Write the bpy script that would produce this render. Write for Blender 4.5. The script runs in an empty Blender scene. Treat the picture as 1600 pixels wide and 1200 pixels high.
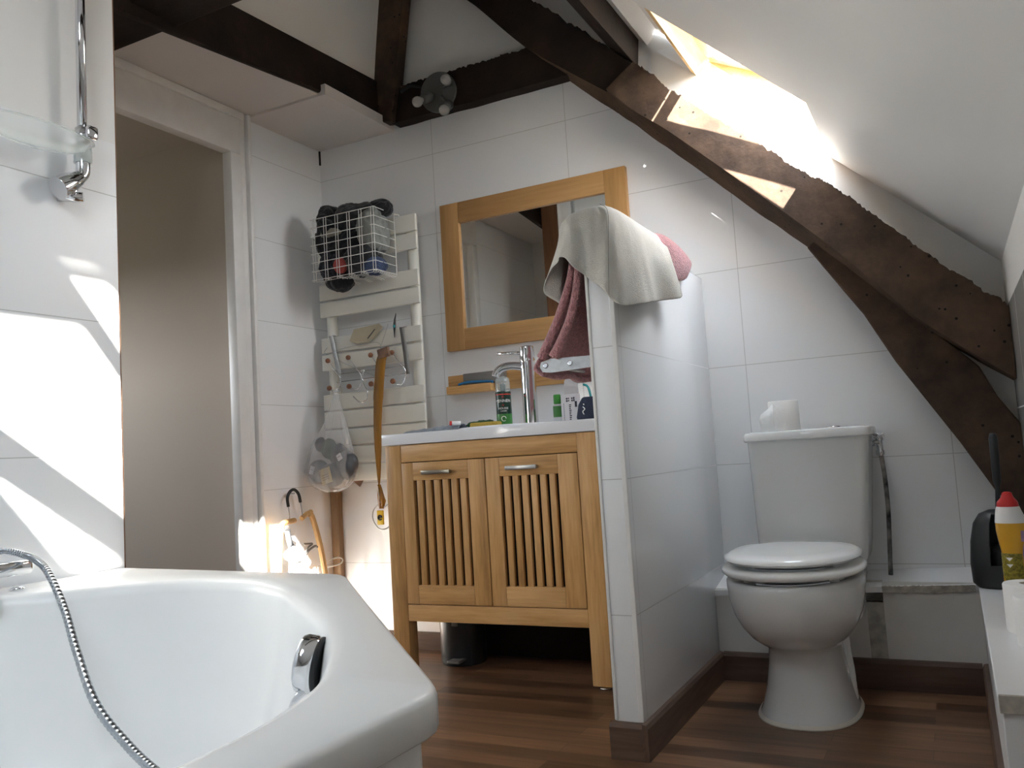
import bpy, bmesh, math, random
from mathutils import Vector, Matrix, noise
PI = math.pi
sc = bpy.context.scene
COL = sc.collection
ORIGIN = {}

# ------------------------------------------------------------------ materials
def new_mat(name):
    m = bpy.data.materials.new(name); m.use_nodes = True
    nt = m.node_tree
    return m, nt, nt.nodes['Principled BSDF'], nt.nodes, nt.links

def plain(name, col, rough=.5, metal=0., spec=.5, noise_amt=0., nscale=8., bump=0., bscale=60., coat=0., sheen=0., alpha=None, trans=0., ior=1.45):
    m, nt, b, N, L = new_mat(name)
    b.inputs['Base Color'].default_value = (*col, 1)
    b.inputs['Roughness'].default_value = rough
    b.inputs['Metallic'].default_value = metal
    b.inputs['Specular IOR Level'].default_value = spec
    b.inputs['Coat Weight'].default_value = coat
    b.inputs['Sheen Weight'].default_value = sheen
    b.inputs['Transmission Weight'].default_value = trans
    b.inputs['IOR'].default_value = ior
    geo = N.new('ShaderNodeNewGeometry')
    if noise_amt > 0:
        n = N.new('ShaderNodeTexNoise'); n.inputs['Scale'].default_value = nscale; n.inputs['Detail'].default_value = 5
        L.new(geo.outputs['Position'], n.inputs['Vector'])
        r = N.new('ShaderNodeValToRGB')
        r.color_ramp.elements[0].position = .3; r.color_ramp.elements[1].position = .7
        lo = tuple(max(0, c * (1 - noise_amt)) for c in col); hi = tuple(min(1, c * (1 + noise_amt)) for c in col)
        r.color_ramp.elements[0].color = (*lo, 1); r.color_ramp.elements[1].color = (*hi, 1)
        L.new(n.outputs['Fac'], r.inputs['Fac']); L.new(r.outputs['Color'], b.inputs['Base Color'])
    if bump > 0:
        n2 = N.new('ShaderNodeTexNoise'); n2.inputs['Scale'].default_value = bscale; n2.inputs['Detail'].default_value = 4
        L.new(geo.outputs['Position'], n2.inputs['Vector'])
        bp = N.new('ShaderNodeBump'); bp.inputs['Strength'].default_value = bump; bp.inputs['Distance'].default_value = .01
        L.new(n2.outputs['Fac'], bp.inputs['Height']); L.new(bp.outputs['Normal'], b.inputs['Normal'])
    return m

def clear(name, col, rough=.05, opacity=.25):
    """thin clear film: see-through, with its own tint and a surface sheen"""
    m, nt, b, N, L = new_mat(name)
    b.inputs['Base Color'].default_value = (*col, 1); b.inputs['Roughness'].default_value = rough
    t = N.new('ShaderNodeBsdfTransparent')
    mx = N.new('ShaderNodeMixShader'); mx.inputs[0].default_value = opacity
    L.new(t.outputs[0], mx.inputs[1]); L.new(b.outputs[0], mx.inputs[2])
    L.new(mx.outputs[0], N['Material Output'].inputs['Surface'])
    return m

def math_node(N, L, op, a, b=None, c=None):
    n = N.new('ShaderNodeMath'); n.operation = op
    for i, v in enumerate((a, b, c)):
        if v is None: continue
        if isinstance(v, (int, float)): n.inputs[i].default_value = v
        else: L.new(v, n.inputs[i])
    return n.outputs[0]

def tiles(name, axis, z0, h=.3333, o0=0., w=.598, col=(.80, .81, .82), grout=(.50, .50, .49), rough=.13, upto=None, plaster=(.74, .735, .72), gw=.0022, joints=True):
    """glazed wall tiles set out from world position; above 'upto' the wall is painted plaster"""
    m, nt, b, N, L = new_mat(name)
    geo = N.new('ShaderNodeNewGeometry'); sep = N.new('ShaderNodeSeparateXYZ')
    L.new(geo.outputs['Position'], sep.inputs[0])
    def line(s, off, per):
        q = math_node(N, L, 'SUBTRACT', s, off)
        q = math_node(N, L, 'DIVIDE', q, per)
        q = math_node(N, L, 'FRACT', q)
        q = math_node(N, L, 'SUBTRACT', q, .5)
        q = math_node(N, L, 'ABSOLUTE', q)
        q = math_node(N, L, 'SUBTRACT', .5, q)
        q = math_node(N, L, 'MULTIPLY', q, per)
        return math_node(N, L, 'LESS_THAN', q, gw / 2)
    msk = line(sep.outputs['Z'], z0, h)
    if joints: msk = math_node(N, L, 'MAXIMUM', msk, line(sep.outputs[axis], o0, w))
    n = N.new('ShaderNodeTexNoise'); n.inputs['Scale'].default_value = 2.2; n.inputs['Detail'].default_value = 2
    L.new(geo.outputs['Position'], n.inputs['Vector'])
    mx = N.new('ShaderNodeMix'); mx.data_type = 'RGBA'
    L.new(msk, mx.inputs[0]); mx.inputs[6].default_value = (*col, 1); mx.inputs[7].default_value = (*grout, 1)
    out = mx.outputs[2]; ro = math_node(N, L, 'MULTIPLY_ADD', msk, .6, rough)
    hgt = math_node(N, L, 'MULTIPLY_ADD', n.outputs['Fac'], .25, math_node(N, L, 'MULTIPLY', msk, -1.))
    if upto is not None:
        up = math_node(N, L, 'GREATER_THAN', sep.outputs['Z'], upto)
        mx2 = N.new('ShaderNodeMix'); mx2.data_type = 'RGBA'
        L.new(up, mx2.inputs[0]); L.new(out, mx2.inputs[6]); mx2.inputs[7].default_value = (*plaster, 1)
        out = mx2.outputs[2]
        ro = math_node(N, L, 'MAXIMUM', ro, math_node(N, L, 'MULTIPLY', up, .75))
    bp = N.new('ShaderNodeBump'); bp.inputs['Strength'].default_value = .35; bp.inputs['Distance'].default_value = .0025
    L.new(hgt, bp.inputs['Height']); L.new(bp.outputs['Normal'], b.inputs['Normal'])
    L.new(out, b.inputs['Base Color']); L.new(ro, b.inputs['Roughness'])
    return m

def wood(name, axis, c1, c2, c3, scale=14., stretch=.07, rough=.5, bump=.15, spec=.4):
    """wood with its grain along one world axis"""
    m, nt, b, N, L = new_mat(name)
    geo = N.new('ShaderNodeNewGeometry'); mp = N.new('ShaderNodeMapping')
    s = [scale] * 3; s['XYZ'.index(axis)] = scale * stretch
    mp.inputs['Scale'].default_value = s
    L.new(geo.outputs['Position'], mp.inputs['Vector'])
    n = N.new('ShaderNodeTexNoise'); n.inputs['Scale'].default_value = 1.; n.inputs['Detail'].default_value = 6; n.inputs['Roughness'].default_value = .6
    n.inputs['Distortion'].default_value = .6
    L.new(mp.outputs[0], n.inputs['Vector'])
    w = N.new('ShaderNodeTexNoise'); w.inputs['Scale'].default_value = 7.; w.inputs['Detail'].default_value = 3
    L.new(mp.outputs[0], w.inputs['Vector'])
    f = math_node(N, L, 'MULTIPLY_ADD', w.outputs['Fac'], .35, math_node(N, L, 'MULTIPLY', n.outputs['Fac'], .7))
    r = N.new('ShaderNodeValToRGB'); e = r.color_ramp.elements
    e[0].position = .34; e[0].color = (*c1, 1); e[1].position = .70; e[1].color = (*c3, 1)
    k = e.new(.52); k.color = (*c2, 1)
    L.new(f, r.inputs['Fac']); L.new(r.outputs['Color'], b.inputs['Base Color'])
    b.inputs['Roughness'].default_value = rough; b.inputs['Specular IOR Level'].default_value = spec
    bp = N.new('ShaderNodeBump'); bp.inputs['Strength'].default_value = bump; bp.inputs['Distance'].default_value = .004
    L.new(f, bp.inputs['Height']); L.new(bp.outputs['Normal'], b.inputs['Normal'])
    return m

def old_beam(name, base, light, rough=.85):
    """old oak with flaking edges, worm holes and worn paler patches"""
    m, nt, b, N, L = new_mat(name)
    geo = N.new('ShaderNodeNewGeometry')
    n = N.new('ShaderNodeTexNoise'); n.inputs['Scale'].default_value = 5.5; n.inputs['Detail'].default_value = 8; n.inputs['Roughness'].default_value = .65
    L.new(geo.outputs['Position'], n.inputs['Vector'])
    r = N.new('ShaderNodeValToRGB'); e = r.color_ramp.elements
    e[0].position = .35; e[0].color = (*base, 1); e[1].position = .75; e[1].color = (*light, 1)
    L.new(n.outputs['Fac'], r.inputs['Fac'])
    v = N.new('ShaderNodeTexVoronoi'); v.inputs['Scale'].default_value = 26.; v.inputs['Randomness'].default_value = 1.
    L.new(geo.outputs['Position'], v.inputs['Vector'])
    hole = math_node(N, L, 'LESS_THAN', v.outputs['Distance'], .11)
    mx = N.new('ShaderNodeMix'); mx.data_type = 'RGBA'
    L.new(hole, mx.inputs[0]); L.new(r.outputs['Color'], mx.inputs[6]); mx.inputs[7].default_value = (.012, .009, .007, 1)
    L.new(mx.outputs[2], b.inputs['Base Color'])
    b.inputs['Roughness'].default_value = rough; b.inputs['Specular IOR Level'].default_value = .25
    bp = N.new('ShaderNodeBump'); bp.inputs['Strength'].default_value = .6; bp.inputs['Distance'].default_value = .012
    L.new(n.outputs['Fac'], bp.inputs['Height']); L.new(bp.outputs['Normal'], b.inputs['Normal'])
    return m

def laminate(name):
    m, nt, b, N, L = new_mat(name)
    geo = N.new('ShaderNodeNewGeometry')
    br = N.new('ShaderNodeTexBrick'); br.offset = .37; br.offset_frequency = 2
    br.inputs['Scale'].default_value = 1.; br.inputs['Mortar Size'].default_value = .0012; br.inputs['Mortar Smooth'].default_value = .3
    br.inputs['Brick Width'].default_value = .62; br.inputs['Row Height'].default_value = .066; br.inputs['Bias'].default_value = 0
    br.inputs['Color1'].default_value = (0, 0, 0, 1); br.inputs['Color2'].default_value = (1, 1, 1, 1); br.inputs['Mortar'].default_value = (.3, .3, .3, 1)
    L.new(geo.outputs['Position'], br.inputs['Vector'])
    mp = N.new('ShaderNodeMapping'); mp.inputs['Scale'].default_value = (3, 38, 3)
    L.new(geo.outputs['Position'], mp.inputs['Vector'])
    n = N.new('ShaderNodeTexNoise'); n.inputs['Scale'].default_value = 1.; n.inputs['Detail'].default_value = 6; n.inputs['Distortion'].default_value = .4
    L.new(mp.outputs[0], n.inputs['Vector'])
    rgb = N.new('ShaderNodeRGBToBW'); L.new(br.outputs['Color'], rgb.inputs[0])
    f = math_node(N, L, 'MULTIPLY_ADD', rgb.outputs[0], .45, math_node(N, L, 'MULTIPLY', n.outputs['Fac'], .6))
    r = N.new('ShaderNodeValToRGB'); e = r.color_ramp.elements
    e[0].position = .2; e[0].color = (.045, .022, .011, 1); e[1].position = .85; e[1].color = (.25, .130, .068, 1)
    k = e.new(.5); k.color = (.118, .059, .030, 1)
    L.new(f, r.inputs['Fac']); L.new(r.outputs['Color'], b.inputs['Base Color'])
    b.inputs['Roughness'].default_value = .38
    return m

M = dict(
    tile_back=tiles('white_glazed_tile_back', 'X', .0093, o0=-1.070, upto=2.18),
    tile_side=tiles('white_glazed_tile_side', 'Y', .0093, o0=-.289, rough=.1),
    tile_left=tiles('white_glazed_tile_left', 'Y', .0093, o0=-.43, joints=False, upto=2.15),
    tile_bath=tiles('white_glazed_tile_bath', 'Y', .146, o0=-2.0, joints=False, rough=.34, upto=1.62, plaster=(.78, .775, .76)),
    tile_grey=tiles('grey_glazed_tile', 'Y', .80, h=.30, o0=-.06, w=.30, col=(.40, .40, .385), grout=(.70, .70, .68), rough=.2, upto=1.10, gw=.004),
    plaster=plain('white_plaster', (.76, .755, .735), .8, noise_amt=.025, nscale=3., bump=.08, bscale=25.),
    soffit=plain('warm_white_board', (.66, .62, .59), .7, noise_amt=.03, nscale=3.),
    slope=plain('white_painted_slope', (.75, .745, .725), .55, bump=.05, bscale=8.),
    paint=plain('white_gloss_paint', (.72, .71, .69), .4, noise_amt=.04, nscale=14., bump=.12, bscale=30.),
    hall=plain('beige_hall_paint', (.50, .44, .37), .8),
    laminate=laminate('dark_laminate_floor'),
    skirt=wood('dark_skirting_wood', 'Y', (.060, .034, .023), (.10, .060, .041), (.15, .095, .067), 12, .1, .5),
    skirtx=wood('dark_skirting_wood_across', 'X', (.060, .034, .023), (.10, .060, .041), (.15, .095, .067), 12, .1, .5),
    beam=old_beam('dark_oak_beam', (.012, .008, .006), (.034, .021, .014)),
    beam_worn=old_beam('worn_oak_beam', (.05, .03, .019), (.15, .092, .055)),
    oakx=wood('oak_across', 'X', (.35, .18, .058), (.56, .315, .115), (.67, .41, .18), 16, .08, .42),
    oakz=wood('oak_upright', 'Z', (.35, .18, .058), (.56, .315, .115), (.67, .41, .18), 16, .08, .42),
    mirroroakx=wood('mirror_oak_across', 'X', (.36, .19, .065), (.45, .25, .095), (.53, .31, .13), 14, .06, .45),
    mirroroakz=wood('mirror_oak_upright', 'Z', (.36, .19, .065), (.45, .25, .095), (.53, .31, .13), 14, .06, .45),
    pine=wood('varnished_pine', 'Y', (.62, .38, .15), (.72, .48, .22), (.80, .58, .30), 14, .1, .4),
    brownwood=wood('brown_edge_wood', 'Z', (.13, .06, .03), (.19, .09, .045), (.24, .12, .06), 14, .08, .55),
    batten=wood('weathered_batten', 'Z', (.22, .14, .075), (.32, .21, .12), (.40, .28, .17), 18, .08, .6),
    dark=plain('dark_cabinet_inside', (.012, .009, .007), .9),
    ceramic=plain('white_ceramic', (.72, .72, .71), .12, coat=.5),
    seat=plain('white_enamel_seat', (.84, .845, .83), .16, coat=.4),
    acrylic=plain('white_acrylic', (.92, .93, .925), .24, spec=.22),
    basin=plain('white_basin', (.82, .84, .88), .15, coat=.4),
    radiator=plain('cream_enamel', (.74, .73, .66), .35),
    chrome=plain('chrome', (.72, .73, .75), .08, metal=1.),
    steel=plain('brushed_steel', (.52, .53, .53), .32, metal=1., noise_amt=.1, nscale=60),
    hose=plain('steel_hose', (.42, .45, .48), .22, metal=1.),
    pewter=plain('pewter_handle', (.36, .34, .29), .3, metal=1.),
    greymetal=plain('grey_metal', (.23, .22, .21), .45, metal=.6),
    silverdisc=plain('satin_grey_disc', (.13, .135, .13), .4, metal=.4),
    mirror=plain('mirror_glass', (.86, .88, .87), .01, metal=1.),
    glass=clear('clear_glass', (.9, .95, .95), .02, .12),
    frosted=clear('clear_plastic', (.70, .76, .73), .12, .32),
    dish=clear('clear_dish_plastic', (.78, .84, .81), .12, .36),
    film=clear('clear_bag_film', (.86, .87, .88), .18, .28),
    bulb=clear('clear_bulb_glass', (.80, .79, .76), .04, .35),
    whitewire=plain('white_coated_wire', (.80, .79, .75), .4),
    wire=plain('bare_wire', (.40, .40, .40), .35, metal=.9),
    knob=plain('brown_wood_knob', (.22, .092, .045), .4, noise_amt=.2, nscale=50),
    blackcloth=plain('black_cloth', (.012, .012, .014), .95, bump=.5, bscale=120, sheen=.2),
    blackcloth2=plain('charcoal_cloth', (.028, .028, .031), .95, bump=.5, bscale=120, sheen=.2),
    darkprint=plain('dark_printed_cloth', (.035, .037, .045), .95, noise_amt=.95, nscale=55, bump=.4, bscale=90),
    greycloth=plain('grey_green_cloth', (.24, .25, .235), .95, bump=.4, bscale=120, noise_amt=.1),
    denim=plain('blue_denim_cloth', (.060, .085, .16), .95, noise_amt=.45, nscale=35, bump=.4, bscale=140),
    redcloth=plain('coral_cloth', (.45, .085, .075), .95, bump=.3),
    beigecloth=plain('beige_cloth', (.30, .27, .22), .95, bump=.3),
    towel=plain('pink_terry', (.50, .225, .235), .98, noise_amt=.22, nscale=95, bump=1., bscale=190, sheen=.4),
    flannel=plain('pale_grey_cloth', (.53, .51, .46), .95, noise_amt=.05, nscale=40, bump=.35, bscale=320),
    stitch=plain('dark_stitching', (.20, .19, .17), .9),
    amber=clear('amber_plastic', (.33, .155, .022), .12, .88),
    amberdark=plain('brown_sleeve', (.22, .13, .085), .6, noise_amt=.3, nscale=40),
    yellow=plain('yellow_tag', (.72, .50, .03), .5),
    black=plain('black_rubber', (.015, .015, .016), .5),
    blackgloss=plain('black_plastic', (.020, .021, .022), .3),
    greydark=plain('dark_grey_plastic', (.030, .032, .033), .42),
    navy=plain('navy_fabric', (.018, .026, .055), .7, bump=.2),
    teal=plain('teal_plastic', (.03, .33, .33), .35),
    bluebox=plain('blue_plastic', (.02, .15, .33), .3),
    kraft=plain('kraft_paper', (.50, .44, .32), .8),
    paper=plain('tissue_paper', (.83, .82, .80), .95, bump=.25, bscale=90),
    card=plain('white_card', (.68, .67, .69), .6),
    cardflap=plain('grey_card', (.50, .49, .50), .7),
    white=plain('white_print', (.85, .85, .84), .6),
    cap=plain('white_cap', (.84, .84, .83), .35),
    darkgreen=plain('dark_green_can', (.008, .035, .022), .28),
    green=plain('bright_green', (.05, .20, .045), .28),
    greencap=plain('green_cap', (.045, .26, .035), .3),
    red=plain('red_plastic', (.55, .025, .025), .35),
    redprint=plain('red_print', (.50, .03, .02), .4),
    ink=plain('dark_ink', (.03, .03, .05), .7),
    honey=plain('amber_liquid', (.72, .38, .025), .15, coat=.5, noise_amt=.06, nscale=12),
    olive=plain('olive_label', (.23, .19, .02), .35, noise_amt=.55, nscale=160),
    mauve=plain('mauve_label', (.42, .27, .40), .4, noise_amt=.3, nscale=80),
    sponge=plain('yellow_sponge', (.46, .32, .06), .95, bump=.6, bscale=140),
    scourer=plain('green_scourer', (.03, .085, .035), .95, bump=.8, bscale=200),
    foil=plain('grey_film', (.22, .25, .29), .35, noise_amt=.35, nscale=40),
    pipe=plain('blotched_pipe', (.20, .19, .175), .5, noise_amt=1.0, nscale=19),
    silicone=plain('white_sealant', (.70, .66, .58), .6),
    ledge=plain('white_board', (.76, .765, .77), .3, noise_amt=.02),
    boxing=plain('scuffed_white_board', (.66, .655, .63), .5, noise_amt=.05, nscale=9),
    dirty=plain('dirty_plaster', (.46, .44, .40), .85, noise_amt=.3, nscale=30),
    rawedge=plain('raw_chipboard_edge', (.40, .37, .32), .85, noise_amt=.35, nscale=40),
    hangerwood=wood('hanger_beech', 'Z', (.44, .26, .10), (.54, .33, .14), (.62, .41, .20), 20, .1, .4),
    slate=plain('slate_plastic', (.09, .095, .105), .4),
    marks=plain('dark_scuff', (.10, .09, .08), .9),
    shadowgap=plain('gap_shade', (.02, .017, .013), .9),
)

# ------------------------------------------------------------------ mesh helpers
def add_mesh(bm, verts, faces):
    vs = [bm.verts.new(v) for v in verts]
    for f in faces:
        try: bm.faces.new([vs[i] for i in f])
        except ValueError: pass
    return vs

def box(bm, x0, x1, y0, y1, z0, z1, bev=0., seg=2):
    t = bmesh.new()
    bmesh.ops.create_cube(t, size=1)
    for v in t.verts:
        v.co = Vector(((x0 + x1) / 2 + v.co.x * (x1 - x0), (y0 + y1) / 2 + v.co.y * (y1 - y0), (z0 + z1) / 2 + v.co.z * (z1 - z0)))
    if bev > 0:
        bmesh.ops.bevel(t, geom=list(t.edges), offset=bev, segments=seg, affect='EDGES', profile=.5)
    merge(bm, t)

def merge(bm, t, mat=None):
    t.verts.ensure_lookup_table(); t.verts.index_update()
    vs = [bm.verts.new(mat @ v.co if mat else v.co) for v in t.verts]
    for f in t.faces:
        try:
            g = bm.faces.new([vs[v.index] for v in f.verts]); g.material_index = f.material_index; g.smooth = f.smooth
        except ValueError: pass
    t.free()

def prism(bm, poly, axis, a, b, bev=0.):
    """a polygon in the two other axes, given thickness along axis"""
    t = bmesh.new()
    def P(p, d):
        if axis == 'Y': return (p[0], d, p[1])
        if axis == 'X': return (d, p[0], p[1])
        return (p[0], p[1], d)
    n = len(poly)
    va = [t.verts.new(P(p, a)) for p in poly]; vb = [t.verts.new(P(p, b)) for p in poly]
    t.faces.new(va); t.faces.new(vb[::-1])
    for i in range(n): t.faces.new((va[i], vb[i], vb[(i + 1) % n], va[(i + 1) % n]))
    bmesh.ops.recalc_face_normals(t, faces=t.faces)
    if bev > 0: bmesh.ops.bevel(t, geom=list(t.edges), offset=bev, segments=2, affect='EDGES', profile=.5)
    merge(bm, t)

def catmull(pts, n=8, closed=False):
    P = [Vector(p) for p in pts]; out = []
    m = len(P)
    rng = range(m) if closed else range(m - 1)
    for i in rng:
        if closed: p0, p1, p2, p3 = P[(i - 1) % m], P[i], P[(i + 1) % m], P[(i + 2) % m]
        else: p0, p1, p2, p3 = P[max(i - 1, 0)], P[i], P[i + 1], P[min(i + 2, m - 1)]
        for k in range(n):
            t = k / n
            out.append(.5 * ((2 * p1) + (-p0 + p2) * t + (2 * p0 - 5 * p1 + 4 * p2 - p3) * t * t + (-p0 + 3 * p1 - 3 * p2 + p3) * t ** 3))
    if not closed: out.append(P[-1].copy())
    return out

def tube(bm, pts, r, seg=10, caps=True, closed=False):
    P = [Vector(p) for p in pts]; n = len(P)
    rad = r if isinstance(r, (list, tuple)) else [r] * n
    rings = []; up = None
    for i in range(n):
        if closed: d = (P[(i + 1) % n] - P[i - 1]).normalized()
        else: d = (P[min(i + 1, n - 1)] - P[max(i - 1, 0)]).normalized()
        if up is None:
            up = Vector((0, 0, 1)) if abs(d.z) < .9 else Vector((1, 0, 0))
        s = d.cross(up)
        if s.length < 1e-6: s = d.cross(Vector((.3, .9, .1)))
        s.normalize(); up = s.cross(d).normalized()
        rings.append([bm.verts.new(P[i] + rad[i] * (math.cos(2 * PI * k / seg) * s + math.sin(2 * PI * k / seg) * up)) for k in range(seg)])
    m = n if closed else n - 1
    for i in range(m):
        a, b = rings[i], rings[(i + 1) % n]
        for k in range(seg):
            f = bm.faces.new((a[k], b[k], b[(k + 1) % seg], a[(k + 1) % seg])); f.smooth = True
    if caps and not closed:
        bm.faces.new(rings[0]); bm.faces.new(rings[-1][::-1])

def loft(bm, rings, closed=True, cap0=False, cap1=False, smooth=True):
    R = [[bm.verts.new(p) for p in ring] for ring in rings]
    n = len(R[0])
    for a, b in zip(R, R[1:]):
        for k in range(n if closed else n - 1):
            f = bm.faces.new((a[k], a[(k + 1) % n], b[(k + 1) % n], b[k])); f.smooth = smooth
    if cap0: bm.faces.new(R[0][::-1])
    if cap1: bm.faces.new(R[-1])
    return R

def lathe(bm, prof, c, seg=32, mat=None, cap0=True, cap1=True, smooth=True):
    """profile of (radius, height) turned about an axis through c (along local Z, turned by mat)"""
    c = Vector(c); rings = []
    for r, h in prof:
        ring = []
        for k in range(seg):
            p = Vector((r * math.cos(2 * PI * k / seg), r * math.sin(2 * PI * k / seg), h))
            ring.append(c + (mat @ p if mat else p))
        rings.append(ring)
    loft(bm, rings, True, cap0, cap1, smooth)

def ell(cx, cy, a, b, z, n=48, p=2.0, sq_back=None):
    out = []
    for k in range(n):
        t = 2 * PI * k / n; c, s = math.cos(t), math.sin(t)
        e = 2 / p
        out.append((cx + a * math.copysign(abs(c) ** e, c), cy + b * math.copysign(abs(s) ** e, s), z))
    return out

def sphere(bm, c, r, u=16, v=12):
    t = bmesh.new(); bmesh.ops.create_uvsphere(t, u_segments=u, v_segments=v, radius=1)
    rr = r if isinstance(r, (tuple, list)) else (r, r, r)
    for f in t.faces: f.smooth = True
    for q in t.verts: q.co = Vector((c[0] + q.co.x * rr[0], c[1] + q.co.y * rr[1], c[2] + q.co.z * rr[2]))
    merge(bm, t)

def blob(bm, c, r, seed, amp=.25, freq=9., sub=4):
    """a crumpled lump of cloth"""
    t = bmesh.new(); bmesh.ops.create_icosphere(t, subdivisions=sub, radius=1)
    off = Vector((seed * 3.1, seed * 1.7, seed * .9))
    for q in t.verts:
        d = q.co.normalized()
        p = Vector((d.x * r[0], d.y * r[1], d.z * r[2]))
        ax_ = Vector((math.sin(seed * 2.4), .3, math.cos(seed * 2.4))).normalized()
        q_ = p - ax_ * (p.dot(ax_) * .78) + Vector((0, 0, .02 * noise.noise(p * 30 + off)))
        k = noise.noise(p * freq * .8 + off) * amp * .9 + (.45 - abs(noise.noise(q_ * freq * 1.9 + off))) * amp * 1.0
        q.co = Vector(c) + p * (1 + k)
    for f in t.faces: f.smooth = True
    merge(bm, t)

def sheet(bm, rows, sub=1):
    R = [[bm.verts.new(p) for p in r] for r in rows]
    for a, b in zip(R, R[1:]):
        for k in range(len(a) - 1):
            f = bm.faces.new((a[k], a[k + 1], b[k + 1], b[k])); f.smooth = True

def thicken(bm, t):
    bmesh.ops.recalc_face_normals(bm, faces=bm.faces)
    bmesh.ops.solidify(bm, geom=list(bm.faces), thickness=t)

def obj(name, bm, mat, parent=None, origin=None, recalc=True, auto=None):
    me = bpy.data.meshes.new(name)
    if recalc: bmesh.ops.recalc_face_normals(bm, faces=bm.faces)
    if auto is not None:
        for f in bm.faces: f.smooth = True
        for e in bm.edges:
            if len(e.link_faces) == 2 and e.calc_face_angle(0) > math.radians(auto): e.smooth = False
    if parent is not None: org = ORIGIN[parent.name]
    elif origin is not None: org = Vector(origin)
    else:
        xs = [v.co.x for v in bm.verts]; ys = [v.co.y for v in bm.verts]; zs = [v.co.z for v in bm.verts]
        org = Vector(((min(xs) + max(xs)) / 2, (min(ys) + max(ys)) / 2, min(zs)))
    for v in bm.verts: v.co = v.co - org
    bm.to_mesh(me); bm.free()
    for m in (mat if isinstance(mat, (list, tuple)) else [mat]): me.materials.append(m)
    o = bpy.data.objects.new(name, me); COL.objects.link(o)
    if parent is not None: o.parent = parent
    else: o.location = org
    ORIGIN[o.name] = org
    return o

def tag(o, label, cat, group=None, kind=None):
    o['label'] = label; o['category'] = cat
    if group: o['group'] = group
    if kind: o['kind'] = kind
    return o

def thing(name, loc, label, cat, group=None):
    o = bpy.data.objects.new(name, None); COL.objects.link(o)
    o.location = loc; o.empty_display_size = .05
    ORIGIN[o.name] = Vector(loc)
    return tag(o, label, cat, group)

def struct(name, bm, mat, label, cat, **k):
    return tag(obj(name, bm, mat, **k), label, cat, kind='structure')

def B(): return bmesh.new()
def boxobj(name, dims, mat, parent=None, bev=0.):
    b = B(); box(b, *dims, bev); return obj(name, b, mat, parent)

def text_verts(s, size):
    cu = bpy.data.curves.new('lettering', 'FONT'); cu.body = s; cu.size = size; cu.align_x = 'CENTER'; cu.resolution_u = 3
    o = bpy.data.objects.new('lettering', cu); COL.objects.link(o)
    dg = bpy.context.evaluated_depsgraph_get(); dg.update()
    me = bpy.data.meshes.new_from_object(o.evaluated_get(dg))
    V = [v.co.copy() for v in me.vertices]; F = [tuple(p.vertices) for p in me.polygons]
    bpy.data.objects.remove(o); bpy.data.curves.remove(cu); bpy.data.meshes.remove(me)
    return V, F

# ------------------------------------------------------------------ camera
F, YAW, PIT, ROL = 1336.65, math.radians(-26.94534463), math.radians(4.84446291), math.radians(-3.50847617)
CAM = Vector((.72738, -2.94083, .74770))
f = Vector((math.sin(YAW) * math.cos(PIT), math.cos(YAW) * math.cos(PIT), math.sin(PIT)))
r = Vector((math.cos(YAW), -math.sin(YAW), 0)); u = r.cross(f)
c_, s_ = math.cos(ROL), math.sin(ROL)
r2 = c_ * r + s_ * u; u2 = -s_ * r + c_ * u
cd = bpy.data.cameras.new('camera'); cam = bpy.data.objects.new('camera', cd); COL.objects.link(cam)
mw = Matrix((r2, u2, -f)).transposed().to_4x4(); mw.translation = CAM
cam.matrix_world = mw
cd.sensor_fit = 'HORIZONTAL'; cd.sensor_width = 36; cd.lens = F / 1600 * 36; cd.clip_start = .02
sc.camera = cam

# ------------------------------------------------------------------ room shell
YB = -6.0                                   # far end of the room, behind the photographer
XL, XB, XR = -1.656, -1.14, .905
SL = .9357                                  # roof slope
def zs(x): return 1.244 + SL * (.902 - x)   # underside of the sloping roof
NV = Vector((SL, 0, 1)).normalized()        # outward normal of the roof slope

b = B(); box(b, -3.4, 1.1, YB - .1, .12, -.06, 0)
struct('floor', b, M['laminate'], 'dark brown laminate floor in narrow planks', 'floor')

b = B(); prism(b, [(XL - .1, -.06), (XR + .1, -.06), (XR + .1, zs(XR + .1) + .1), (-.95, 3.06), (XL - .1, 3.06)], 'Y', 0, .12)
struct('wall_back', b, M['tile_back'], 'white tiled back wall behind mirror and toilet, plastered gable above', 'wall')

# left wall with the doorway
b = B()
box(b, XL - .028, XL, -.505, .0, -.06, 3.06)
box(b, XL - .028, XL, -1.36, -.505, 2.02, 3.06)
box(b, XL - .1, XL, -2.3, -1.36, -.06, 3.06)
struct('wall_left', b, M['tile_left'], 'white tiled wall beside the doorway and towel radiator', 'wall')
b = B(); box(b, XL - .02, XB - .11, -2.3, -2.2, -.06, 3.06)
struct('wall_recess', b, M['plaster'], 'plain white plaster wall closing the doorway recess', 'wall')

# door casing
b = B()
box(b, XL - .028, XL + .018, -.552, -.50, 0, 1.985, .004)
box(b, XL - .02, XL + .012, -.50, -.468, 0, 2.15, .004)
box(b, XL - .028, XL + .018, -1.40, -.50, 1.985, 2.125, .004)
box(b, XL - .02, XL + .026, -1.40, -.48, 2.125, 2.157, .006)
box(b, XL - .028, XL + .018, -1.40, -1.345, 0, 1.985, .004)
struct('trim_1', b, M['paint'], 'worn white painted casing around the doorway', 'door casing', auto=35)
b = B(); box(b, XL + .0, XL + .03, -.468, -.448, 0, 2.157, .006); 
struct('trim_2', b, M['paint'], 'narrow white painted cover strip between doorway casing and tiles', 'trim', auto=35)

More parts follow.
